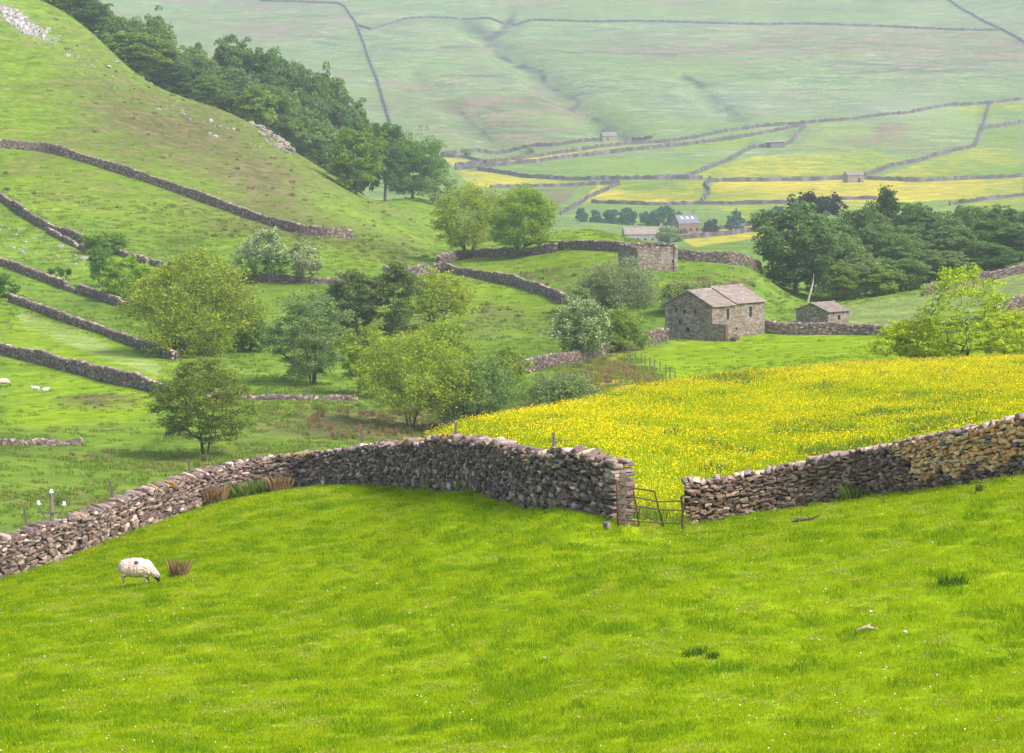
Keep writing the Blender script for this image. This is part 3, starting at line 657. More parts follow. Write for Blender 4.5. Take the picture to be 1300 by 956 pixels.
# the base follows the ground itself: keep only plan positions
def lh_size(z, q):
    if q is None: return 1.25-.5*z
    return (1.25 if q < .35 else 1.0 if q < .6 else .85)*(1.15-.3*z)
def lcol(q, t):
    return LPAL if not (t > .93 and 0 < (math.sin(q*90)+math.sin(q*37))-1.25) else MOSS
LPAL = np.concatenate([PAL*1.0, PAL*.75, PAL[[4,6]]*1.25])*np.array([1.05,1.0,.97]); MOSS = np.array([(.28,.15,.03),(.18,.12,.04),(.20,.17,.15)])
def leftheight(t):
    return 1.5+.22*math.exp(-((t-.70)/.05)**2)+.12*math.exp(-((t-.98)/.05)**2)-.1*math.exp(-((t-.4)/.1)**2)
wall_run(nw, 1.55, .85, .20, True, 11, 'dry_stone_wall', 'long curving foreground wall of rough purple-grey rubble, ending at the gate', hfun=leftheight, sizefun=lh_size, colfun=lcol)
def rcol(q, t):
    b = .50-.03*math.sin(t*9)+.06*(1-t)
    if t > 1.0: return PAL*1.15
    if q > b and t > .22+.12*math.sin(q*60)+.25*max(0, (q-.8)) and t < 1.0: return SAND
    return PAL*np.array([1.12,1.0,.88])
rr = wall_run(rw, 1.35, .75, .17, True, 21, 'dry_stone_wall', 'tidy coursed dry stone wall right of the gate with a repaired stretch of orange sandstone', hfun=lambda t: 1.22+.38*min(1, t*1.1), colfun=rcol, sizefun=lambda z, q: .95 if q is None or q < .5 else 1.05)

MID = [
 ([(-40,441),(0,450),(50,461),(100,474),(150,488),(205,501)], 270, 385, 1.45, 'sturdy dry stone wall sloping down above the far ewe and lambs'),
 ([(13,383),(60,400),(130,424),(180,444),(222,457)], 325, 430, 1.0, 'thin low field wall along the crest of the pale grass slope'),
 ([(-30,325),(0,337),(60,359),(100,373),(150,389),(200,400)], 375, 480, 1.2, 'broken field wall passing the two little hawthorns on the left slope'),
 ([(-25,238),(0,254),(25,272),(50,288),(80,300),(108,311)], 440, 560, 1.4, 'straight field wall running off the left edge and crumbling beside the small bush'),
 ([(62,296),(85,308),(112,321)], 430, 520, .8, 'tumbled remnant of wall lying just below the crumbling end of another wall'),
 ([(145,322),(170,330),(205,339)], 420, 500, .9, 'short broken wall fragment between the small bush and the spreading yellow-green tree'),
 ([(-30,182),(0,187),(55,192),(100,204),(150,220),(200,236),(250,254),(300,272),(345,287),(380,297),(415,301),(446,304)], 480, 620, 1.55, 'highest field wall on the left hill, a long curve across the open slope'),
 ([(285,352),(340,358),(410,361),(440,362)], 410, 470, 1.0, 'low dark wall at the foot of the two blossoming trees'),
 ([(488,350),(520,352),(560,346),(600,352),(650,362),(690,373),(716,386)], 390, 480, 1.35, 'arching field wall over the green bank below the two tall pale green trees'),
 ([(556,336),(585,329),(620,327),(660,326),(706,320)], 450, 500, 1.4, 'field wall running under the trunks of the two tall pale green trees'),
 ([(698,318),(740,317),(795,321)], 440, 490, 1.4, 'short field wall reaching the left side of the roofless ruin'),
 ([(858,330),(900,333),(930,336),(965,336)], 425, 475, 1.5, 'dark field wall running right from the roofless ruin to the wood'),
 ([(262,506),(320,507),(400,508),(452,509)], 280, 330, .45, 'ankle-high ruined wall beside posts on the valley floor'),
 ([(-10,566),(50,566),(104,565)], 235, 275, .5, 'tiny collapsed wall in the rushy pasture at the left edge'),
 ([(660,477),(700,467),(741,458),(780,445),(846,432)], 310, 360, 1.3, 'field wall climbing from the willow bushes past the white-flowering hawthorn to the barn'),
 ([(936,420),(1000,425),(1080,425),(1140,425),(1230,421),(1320,408)], 335, 372, 1.45, 'straight field wall from the barn past the little shed, edging the smooth pasture'),
 ([(1172,376),(1215,366),(1250,358),(1320,341)], 425, 462, 1.5, 'field wall along the ridge just below the dark wood at the right edge'),
 ([(1262,398),(1290,392),(1320,384)], 360, 420, 1.5, 'short piece of field wall behind the sparse sapling at the right edge'),
]
for i, (pts, d0, d1, h, lab) in enumerate(MID):
    W3 = [at(x, y, d0, d1) for x, y in pts]
    wall_run([(p[0], p[1]) for p in W3], h, .7, .30, False, 100+i, 'dry_stone_wall', lab, sizefun=(lambda z, q: 1.0), pal=PAL*(.85 if i in (10, 11, 14) else 1.0),
        gaps=((.55,.62,.45),(.86,1.0,.7)) if i in (2,) else ((.3,.36,.5),(.7,.8,.4)) if i in (4,5,12,13) else ())
FAR = [
 ([(560,198),(637,195),(698,186),(757,179),(803,178),(828,176)], 'far field wall at the very foot of the fell, passing the fell-foot barn'),
 ([(578,212),(640,205),(698,197),(760,188),(806,183),(852,181),(898,172),(961,162),(1023,157),(1085,152),(1146,145),(1208,134),(1310,125)], 'long far wall along the lane between fell and meadows, its upper side'),
 ([(578,216),(640,210),(683,206),(775,195),(868,185),(929,177),(985,167),(1018,160)], 'long far wall along the lane between fell and meadows, its lower side'),
 ([(560,199),(594,201),(617,208)], 'short curved far wall around the smallest yellow meadow left'),
 ([(606,216),(668,226),(729,229),(822,228),(892,228)], 'far wall between the green meadow and the pale yellow strip'),
 ([(822,228),(868,226),(914,209),(954,189),(972,186)], 'far wall climbing from the yellow meadows to the long open-fronted shed'),
 ([(1000,184),(1022,160)], 'far wall from the long open-fronted shed up to the lane'),
 ([(622,239),(698,237),(775,234),(786,234)], 'far wall under the pale yellow strip, left of the meadows'),
 ([(711,273),(745,253),(786,234)], 'diagonal far wall rising from the village trees to the yellow meadow corner'),
 ([(891,256),(901,244),(895,235),(901,229)], 'short crooked far wall dividing the two brightest yellow meadows'),
 ([(751,258),(822,261),(868,260),(960,259),(1008,258),(1066,254),(1112,253)], 'long far wall below the two brightest yellow meadows'),
 ([(900,231),(1023,230),(1072,228)], 'far wall above the brightest yellow meadow, left of the square barn'),
 ([(1098,228),(1161,231),(1230,228),(1310,223)], 'far wall above the brightest yellow meadow, right of the square barn'),
 ([(1098,224),(1131,212),(1177,202),(1208,193),(1238,186),(1246,165),(1257,132)], 'far wall climbing from the square barn to the lane'),
 ([(1248,164),(1297,156)], 'short far wall branching right from the climbing wall'),
 ([(1205,261),(1250,254),(1310,247)], 'far wall above the wood at the right edge of the meadows'),
 ([(866,297),(900,293),(980,284)], 'upper of two dark walls right of the village farmhouse'),
 ([(864,304),(920,299),(985,290)], 'lower of two dark walls right of the village farmhouse'),
 ([(330,2),(380,3),(429,5),(438,9)], 'pale-looking boundary wall at the top edge on the fell, left'),
 ([(438,9),(451,28),(464,62),(478,99),(496,158)], 'straight boundary wall dropping down the fell to the hillside trees'),
 ([(454,33),(471,38),(491,32),(518,24),(552,23),(589,25),(700,27),(800,28),(885,30),(1023,31),(1115,34),(1272,39)], 'very long level wall across the upper fell'),
 ([(1195,-5),(1254,30),(1310,58)], 'slanting wall on the fell in the top right corner'),
]
for i, (pts, lab) in enumerate(FAR):
    W3 = [at(x, y, 900, 3400) for x, y in pts]
    r = np.random.default_rng(300+i)
    P, s = resample([(p[0], p[1]) for p in W3], 2.0); Z = gz(P[:,0], P[:,1]); T = np.gradient(P, axis=0); T /= np.linalg.norm(T, axis=1, keepdims=True); N2 = np.stack([T[:,1], -T[:,0]], 1)
    big = 1.0+.25*(P[:,1] > 1500); off = np.array([P[0,0], P[0,1], Z[0]]); V = []; tint = []
    P = P+N2*r.normal(0, .25, (len(P), 1))
    for k in range(len(P)):
        h = 1.75*big[k]*r.uniform(.75, 1.2); w = .6*big[k]
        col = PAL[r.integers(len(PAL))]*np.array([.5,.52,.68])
        for (o, z) in ((-w, -1.), (-w*.55, h), (w*.55, h), (w, -1.)): V.append((P[k,0]+N2[k,0]*o-off[0], P[k,1]+N2[k,1]*o-off[1], Z[k]+z-off[2])); tint.append((*col, 1))
    n = len(P); Fq = []
    for k in range(n-1):
        a = 4*k; b2 = a+4; Fq += [(a, a+1, b2+1, b2), (a+1, a+2, b2+2, b2+1), (a+2, a+3, b2+3, b2+2)]
    Fq += [(3,2,1,0), (4*n-4, 4*n-3, 4*n-2, 4*n-1)]
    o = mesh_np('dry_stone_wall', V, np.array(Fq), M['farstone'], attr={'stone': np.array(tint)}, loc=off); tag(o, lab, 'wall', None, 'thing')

# ------------------------------------------------------------------ barns, ruin, sheds, village
m, nt, b = newmat('barn_stone'); M['barn'] = m; v = coord(nt)
vo = nd(nt, 'ShaderNodeTexVoronoi', Scale=1.0); mp = coord(nt, 2.6, 2.6, 5.5); nt.links.new(mp, vo.inputs['Vector'])
vo2 = nd(nt, 'ShaderNodeTexVoronoi', feature='DISTANCE_TO_EDGE', Scale=1.0); nt.links.new(mp, vo2.inputs['Vector'])
sc = nt.nodes.new('ShaderNodeSeparateColor'); nt.links.new(vo.outputs['Color'], sc.inputs[0])
c = ramp(nt, sc.outputs[0], [(0, (.14,.10,.08)), (.35, (.22,.165,.13)), (.7, (.29,.225,.175)), (1, (.40,.34,.28))])
c = mix(nt, ramp(nt, vo2.outputs['Distance'], [(.0, .75), (.12, 0)]), c, (.10,.08,.07))
c = mix(nt, ramp(nt, noise(nt, .45, 6, .7, v), [(.5, 0), (.66, .45)]), c, (.42,.39,.35))
c = mix(nt, ramp(nt, noise(nt, .8, 5, .7, v), [(.56, 0), (.7, .5)]), c, (.12,.10,.08))
nt.links.new(c, b.inputs['Base Color']); bp = nd(nt, 'ShaderNodeBump', Strength=.8, Distance=.06); nt.links.new(vo2.outputs['Distance'], bp.inputs['Height']); nt.links.new(bp.outputs[0], b.inputs['Normal'])
M['slate'] = stonemat('stone_slate', False)
M['quoin'] = simple('dressed_stone', (.27,.235,.20), .3, 3); M['brick'] = simple('red_brick', (.25,.16,.13), .2, 2); M['render'] = simple('pale_render', (.30,.27,.27), .1, 1)
M['glass'] = simple('window_glass', (.03,.04,.05), .1, 1, .15); M['whitepaint'] = simple('white_paint', (.8,.8,.78), .05, 2); M['doorwood'] = simple('old_door', (.16,.09,.06), .3, 5)
def wall_face(mb, dk, O, U, w, h, holes, z0=-2.0, t=.45):
    """upright rectangle w x h from O along U with real openings (u0,u1,z0,z1); outward normal is U x up reversed"""
    O = Vector(O); U = Vector(U).normalized(); N_ = U.cross(Vector((0,0,1)))   # outward
    us = sorted({0, w, *[a for q in holes for a in q[:2]]}); zs = sorted({z0, h, *[a for q in holes for a in q[2:4]]})
    for i in range(len(us)-1):
        for j in range(len(zs)-1):
            uc = (us[i]+us[i+1])/2; zc = (zs[j]+zs[j+1])/2
            if any(q[0] < uc < q[1] and q[2] < zc < q[3] for q in holes): continue
            mb.add([O+U*us[i]+Vector((0,0,zs[j])), O+U*us[i+1]+Vector((0,0,zs[j])), O+U*us[i+1]+Vector((0,0,zs[j+1])), O+U*us[i]+Vector((0,0,zs[j+1]))], [(0,1,2,3)])
    for q in holes:
        a = [O+U*q[0]+Vector((0,0,q[2])), O+U*q[1]+Vector((0,0,q[2])), O+U*q[1]+Vector((0,0,q[3])), O+U*q[0]+Vector((0,0,q[3]))]
        bk = [p-N_*t for p in a]
        mb.add(a+bk, [(0,4,5,1),(1,5,6,2),(2,6,7,3),(3,7,4,0)])
        dk.add([p+N_*.02 for p in bk], [(0,1,2,3)])  # near-black sheet closes the hole, standing in for the unlit interior
def roof_slabs(mb_, O, U, S, L, D, over=.25, cols=PAL, rows=12, per=.6, seed=3, parent=None, name='roof', mat=None):
    """stone slates: O eave start, U along eave, S up-slope unit vector, L eave length, D slope length"""
    st = Stones(); r = np.random.default_rng(seed); O = Vector(O); U = Vector(U).normalized(); S = Vector(S).normalized(); Nn_ = U.cross(S)
    V = []; Fq = []; T = []
    rh = D/rows
    base = [O-U*over, O+U*(L+over), O+U*(L+over)+S*D, O-U*over+S*D]
    def slab(c4, th, col):
        k = len(V)
        V.extend([p+Nn_*0.0 for p in c4]); V.extend([p+Nn_*th for p in c4]); T.extend([(*col, 1)]*8)
        Fq.extend([(k+3,k+2,k+1,k),(k+4,k+5,k+6,k+7),(k,k+1,k+5,k+4),(k+1,k+2,k+6,k+5),(k+2,k+3,k+7,k+6),(k+3,k,k+4,k+7)])
    slab([p-Nn_*.08 for p in base], .08, (.10,.085,.08))
    for j in range(rows):
        q = -over; z = j*rh-.12
        while q < L+over-.05:
            wd = min(per*r.uniform(.6, 1.5), L+over-q)
            col = cols.mean(0)*.5+cols[r.integers(len(cols))]*.5*r.uniform(.8, 1.2)
            a = O+U*(q+.012)+S*(z+r.uniform(-.03, .03)); e = rh+.12
            p = [a, a+U*(wd-.024), a+U*(wd-.024)+S*e, a+S*e]
            k = len(V); lift = .07*r.uniform(.8, 1.3)
            V.extend([p[0]+Nn_*.012, p[1]+Nn_*.012, p[2]+Nn_*.012, p[3]+Nn_*.012, p[0]+Nn_*(lift+.03), p[1]+Nn_*(lift+.03), p[2]+Nn_*.03, p[3]+Nn_*.03]); T.extend([(*col, 1)]*8)
            Fq.extend([(k+3,k+2,k+1,k),(k+4,k+5,k+6,k+7),(k,k+1,k+5,k+4),(k+1,k+2,k+6,k+5),(k+2,k+3,k+7,k+6),(k+3,k,k+4,k+7)])
            q += wd
    return mesh_np(name, np.array([tuple(p) for p in V]), np.array(Fq), mat or M['slate'], parent, attr={'stone': np.array(T)})
def house(loc, gdir, W_, ldir, L_, eave, ridge, label, cat='barn', gholes=(), sholes=(), roofcols=PAL, wallmat=None, seed=5, name='stone_barn', lap=None, rows=12, per=.6, lintels=True, quoins=True):
    root = empty(name, tuple(loc), label, cat); wm = wallmat or M['barn']
    G = Vector((*gdir, 0)).normalized(); Ld = Vector((*ldir, 0)).normalized()
    mb = MB(); dk = MB(); O = Vector((0,0,0))
    # outward-facing: gable runs from its far-left end to the corner; side from corner along Ld
    wall_face(mb, dk, O+G*W_, -G, W_, eave, [(W_-q[1], W_-q[0], q[2], q[3]) for q in gholes if q[3] <= eave])
    wall_face(mb, dk, O, Ld, L_, eave, list(sholes))
    wall_face(mb, dk, O+Ld*L_, G, W_, eave, []); wall_face(mb, dk, O+Ld*L_+G*W_, -Ld, L_, eave, [])
    up = Vector((0,0,1))
    for e in (O, O+Ld*L_):
        tri = [e+up*eave, e+G*W_+up*eave, e+G*(W_/2)+up*ridge]; mb.add(tri, [(0,1,2)] if e is not O else [(2,1,0)])
    mb.build('walls', wm, root)
    for k in range(0, len(dk.v), 4):
        d1 = MB(); d1.add(dk.v[k:k+4], [(0,1,2,3)]); d1.build('opening_dark_sheet', M['dark'], root)
    rise = ridge-eave; Sd = (G*(W_/2)+up*rise); D = Sd.length; Sd.normalize(); S2 = (-G*(W_/2)+up*rise).normalized()
    ov = .18
    cut = L_ if lap is None else lap
    roof_slabs(None, O+up*eave-Sd*ov+up*.05, Ld, Sd, cut, D+ov+.03, cols=roofcols, seed=seed, parent=root, rows=rows, per=per, over=.12)
    if lap is not None: roof_slabs(None, O+up*eave-Sd*ov+up*.22+Ld*(cut+.2), Ld, Sd, L_-cut-.2, D+ov+.03, cols=roofcols*1.1, seed=seed+7, parent=root, rows=rows, per=per, over=.12)
    roof_slabs(None, O+up*eave+Ld*L_+G*W_-S2*ov+up*.05, -Ld, S2, L_, D+ov+.03, cols=roofcols, seed=seed+1, parent=root, rows=rows, per=per, over=.12)
    rd = Stones(); r = np.random.default_rng(seed); q = 0; ang = math.atan2(Ld.y, Ld.x)
    while q < L_:
        p = O+G*(W_/2)+Ld*q+up*(ridge+.10+(.2 if lap is not None and q > lap else 0)); rd.add(tuple(p), ang, (.75, .42, .2), roofcols[r.integers(len(roofcols))]*1.1); q += .6
    rd.build('ridge_stones', M['slate'], root, False, seed)
    if quoins:
        for w_ in range(3):
            qs = Stones(); z = -.2; k = 0
            while z < eave-.1:
                l1 = .7 if k % 2 else .4
                if w_ < 2:
                    e, sgn = ((O, 1), (O+Ld*L_, -1))[w_]; qs.add(tuple(e+Ld*(l1/2-.03)*sgn+G*(.2)+up*(z+.15)), ang, (l1, .46, .31), np.array((.23,.18,.145))*r.uniform(.8, 1.25))
                else: qs.add(tuple(O+G*W_-G*.25+Ld*.15+up*(z+.15)), math.atan2(G.y, G.x), (l1*.9, .46, .31), np.array((.28,.245,.21))*r.uniform(.8, 1.2))
                z += .28; k += 1
            qs.build('corner_stones', M['slate'], root, False, seed+3)
    if lintels:
        for q in sholes:
            lb = MB(); Mx = Matrix.Rotation(ang, 3, 'Z'); Nn_ = Ld.cross(up)
            lb.box(tuple(O+Ld*((q[0]+q[1])/2)+up*(q[3]+.11)+Nn_*.01-Nn_*.12), (q[1]-q[0]+.5, .3, .2), Mx)
            lb.build('lintel', M['quoin'], root)
    return root, O, G, Ld
def dirs(th): return (-math.cos(th), math.sin(th)), (math.sin(th), math.cos(th))
gd, ld = dirs(math.radians(42))
bp0 = unproj(904, 432, 356); bp0[2] = float(gz(bp0[0], bp0[1])); bp0 = np.array(at(904, 433, 335, 372))
M_PX = bp0[1]/F
SL = np.array([(.40,.35,.31),(.46,.41,.36),(.36,.31,.28),(.50,.45,.41),(.43,.37,.35)])*np.array([.72,.66,.63])
barn, O, G, Ld = house(bp0, gd, 7.6, ld, 10.9, 4.3, 6.1, 'largest stone barn with pale slate roof and two slit windows, standing above the smooth pasture', gholes=[(5.6,6.0,3.4,3.9),(4.3,4.7,3.2,3.7),(2.6,3.0,3.3,3.8),(5.0,5.4,1.9,2.3),(3.6,4.3,.9,1.5),(1.2,1.5,2.2,2.6)], sholes=[(3.0,3.5,2.5,3.9),(7.7,8.2,2.5,3.9),(4.9,5.2,1.1,1.4),(2.2,2.45,1.3,1.6)], roofcols=SL, lap=4.6, seed=9, rows=13, per=.7)
sb = MB(); Mg = Matrix.Rotation(math.atan2(ld[1], ld[0]), 3, 'Z')
nside = Vector((ld[1], -ld[0], 0))
sb.box(tuple(Vector(ld+(0,))*.35+nside*1.0+Vector((0,0,.6))), (.5, 2.0, 3.2), Mg); o = sb.build('porch_wall', M['barn'], barn)
pb = MB(); pb.box(tuple(Vector(ld+(0,))*.25+nside*2.05+Vector((0,0,.95))), (.55, .2, 2.5), Mg); pb.build('porch_pillar', M['doorwood'], barn)
p1 = at(907, 434, 335, 372); p2 = at(936, 430, 335, 372)
wall_run([(p1[0]+2.2, p1[1]-.6), (p2[0], p2[1])], .5, .6, .28, False, 55, 'dry_stone_wall', 'knee-high rubble wall of a tiny yard at the barn porch', pal=PAL*.7)
# little shed behind the pasture wall
shp = np.array([*(unproj(1051, 412, 376)[:2]), 0]); shp[2] = max(float(gz(shp[0], shp[1])), unproj(1051, 415, 376)[2]-.4)
gd2, ld2 = dirs(math.radians(47))
house(shp, gd2, 5.6, ld2, 4.3, 1.75, 2.7, 'small low stone shed with slate roof behind the pasture wall', 'shed', sholes=[(2.0,2.5,.6,1.25)], gholes=[(2.2,2.5,1.0,1.3)], roofcols=SL*.95, seed=19, rows=8, name='stone_shed')
# roofless ruin
rp = at(809, 344, 395, 440); gd3, ld3 = (-math.cos(math.radians(60)), math.sin(math.radians(60))), (math.sin(math.radians(76)), math.cos(math.radians(76)))
root = empty('ruined_barn', tuple(rp), 'roofless ruined stone barn with ragged wall tops on the green rise', 'ruin')
G3 = Vector((*gd3, 0)); L3 = Vector((*ld3, 0)); mb = MB(); dk = MB()
def thick(mb, dk, a, b_, h, holes=()):
    a = Vector(a); b_ = Vector(b_); U = (b_-a).normalized(); N_ = U.cross(Vector((0,0,1))); w = (b_-a).length
    wall_face(mb, dk, a, U, w, h, list(holes)); wall_face(mb, dk, b_-N_*.6, -U, w, h, [])
    up = Vector((0,0,1)); mb.add([a+up*h, b_+up*h, b_-N_*.6+up*h, a-N_*.6+up*h], [(0,1,2,3)]); mb.add([a-up*2, a+up*h, a-N_*.6+up*h, a-N_*.6-up*2], [(0,1,2,3)]); mb.add([b_-up*2, b_+up*h, b_-N_*.6+up*h, b_-N_*.6-up*2], [(3,2,1,0)])
O3 = Vector((0,0,0)); W3_, L3_ = 5.4, 6.3
thick(mb, dk, O3+G3*W3_, O3, 3.4); thick(mb, dk, O3+L3*.004, O3+L3*L3_, 3.35, [(5.4,5.8,1.1,1.6)]); thick(mb, dk, O3+L3*L3_, O3+L3*L3_+G3*W3_, 3.3); thick(mb, dk, O3+L3*L3_+G3*W3_, O3+G3*W3_, 3.3)
mb.build('walls', M['barn'], root); dk.build('opening_dark_sheet', M['dark'], root)
rs = Stones(); r = np.random.default_rng(4)
for (a, b_, hh_) in ((O3+G3*W3_, O3, .35), (O3, O3+L3*L3_, .25), (O3+L3*L3_, O3+L3*L3_+G3*W3_, .5), (O3+L3*L3_+G3*W3_, O3+G3*W3_, .75)):
    n = int((b_-a).length/.22)
    for k in range(n):
        for lv in range(3):
            t = k/n; top = hh_*(.6+.6*vnoise(k*.31, lv*0+hh_*9, 3))
            if lv*.22 > top: continue
            p = a.lerp(b_, t); U = (b_-a).normalized(); N_ = U.cross(Vector((0,0,1))); p = p-N_*r.uniform(.15, .45)
            rs.add((p.x, p.y, 3.36+lv*.22+.06), math.atan2(U.y, U.x), (r.uniform(.25,.6), r.uniform(.25,.6), r.uniform(.16,.3)), PAL[r.integers(len(PAL))]*1.1, r.normal(0,.2))
rs.build('broken_wall_top', M['slate'], root, False, 8)
# far barns
def farhouse(px, py, d0, d1, th, W_, L_, e, rg, lab, **kw):
    p = at(px, py, d0, d1); g_, l_ = dirs(math.radians(th)); return house(p, g_, W_, l_, L_, e, rg, lab, rows=6, per=1.2, **kw)
farhouse(765, 180, 1700, 1900, 78, 7, 9.5, 3.6, 6.0, 'pale far barn tucked against a grassy bank at the foot of the fell', roofcols=SL*.8, wallmat=M['quoin'], sholes=[(3,4,1,2.6)], seed=31, quoins=False)
farhouse(1076, 232, 1450, 1620, 74, 6.5, 9.0, 4.0, 5.8, 'square-looking far stone barn among the yellow meadows beside a climbing wall', roofcols=SL*.9, sholes=[(6,7.4,0,2.4)], seed=33, quoins=False)
# long open-fronted shed
p = at(972, 188, 1650, 1900); root = empty('field_shed', tuple(p), 'long low dark shed with open front, standing where far walls meet', 'shed'); p_ = p
mb = MB(); k = p[1]/F
LL, DD = 24*k, 6.0
mb.box((LL/2, DD, 1.2), (LL, .3, 5.2)); mb.box((.15, DD/2, 1.2), (.3, DD, 5.0)); mb.box((LL-.15, DD/2, 1.4), (.3, DD, 5.2)); mb.box((LL*.62, .15, 1.2), (LL*.76-.3, .3, 4.2)); mb.build('walls', simple('grey_boards', (.16,.16,.20), .2, 1), root)
mb = MB(); mb.hexa([(-.4,-.4,3.5),(LL+.4,-.4,4.1),(LL+.4,DD+.4,4.5),(-.4,DD+.4,4.0)], [(-.4,-.4,3.75),(LL+.4,-.4,4.35),(LL+.4,DD+.4,4.75),(-.4,DD+.4,4.25)]); mb.build('roof', simple('tin_roof', (.34,.34,.37), .15, 1), root)
# village
def villa(px, py, d0, d1, Lm, Wm, e, rg, lab, roofcols, wall, chim, skylights=0, th=80, nm='farmhouse', gable=None, wins=True, drop=0):
    p = at(px, py, d0, d1); p[2] -= drop; g_, l_ = dirs(math.radians(th)); n = int(Lm/3)
    holes = [(2+i*3, 2.9+i*3, 1.0, 2.3) for i in range(n) if 2.9+i*3 < Lm] if wins else []
    root, O_, G_, L_ = house(p, g_, Wm, l_, Lm, e, rg, lab, 'house', sholes=holes, roofcols=roofcols, wallmat=wall, rows=7, per=1.0, name=nm, quoins=False, lintels=False, seed=int(px))
    for c_ in chim:
        cb = MB(); q = L_*c_+G_*(Wm/2)+Vector((0,0,rg+.5)); cb.box(tuple(q), (1.2, .9, 2.2), Matrix.Rotation(math.atan2(L_.y, L_.x), 3, 'Z')); ch = cb.build('chimney', M['quoin'], root)
        cb = MB(); cb.tube([q+Vector((0,0,1.1)), q+Vector((0,0,1.6))], .2); cb.build('chimney_pot', M['brick'], ch)
    up = Vector((0,0,1)); Sd = (G_*(Wm/2)+up*(rg-e)).normalized(); Nn_ = L_.cross(Sd)
    for i in range(skylights):
        sb = MB(); q = L_*(Lm*(i+1)/(skylights+1))+up*e+Sd*((rg-e)*.9)+Nn_*.22; u = L_*.55; s_ = Sd*.75
        sb.hexa([q-u-s_, q+u-s_, q+u+s_, q-u+s_], [x+Nn_*.08 for x in (q-u-s_, q+u-s_, q+u+s_, q-u+s_)]); sb.build('skylight', M['whitepaint'], root)
    return root
BL = np.array([(.20,.20,.24),(.24,.24,.28),(.18,.18,.22)])
villa(862, 297, 1080, 1300, 9.6, 8, 4.4, 7.8, 'village farmhouse with blue slate roof, skylights and a red gable', BL, M['brick'], [9.0], 3, 68)
villa(793, 305, 1080, 1300, 19, 8, 4.0, 6.6, 'long pale-roofed village building with two chimneys, partly hidden behind the green hump', SL*1.05, M['render'], [5, 15.5], 0, 84, drop=1.6, nm='village_house')
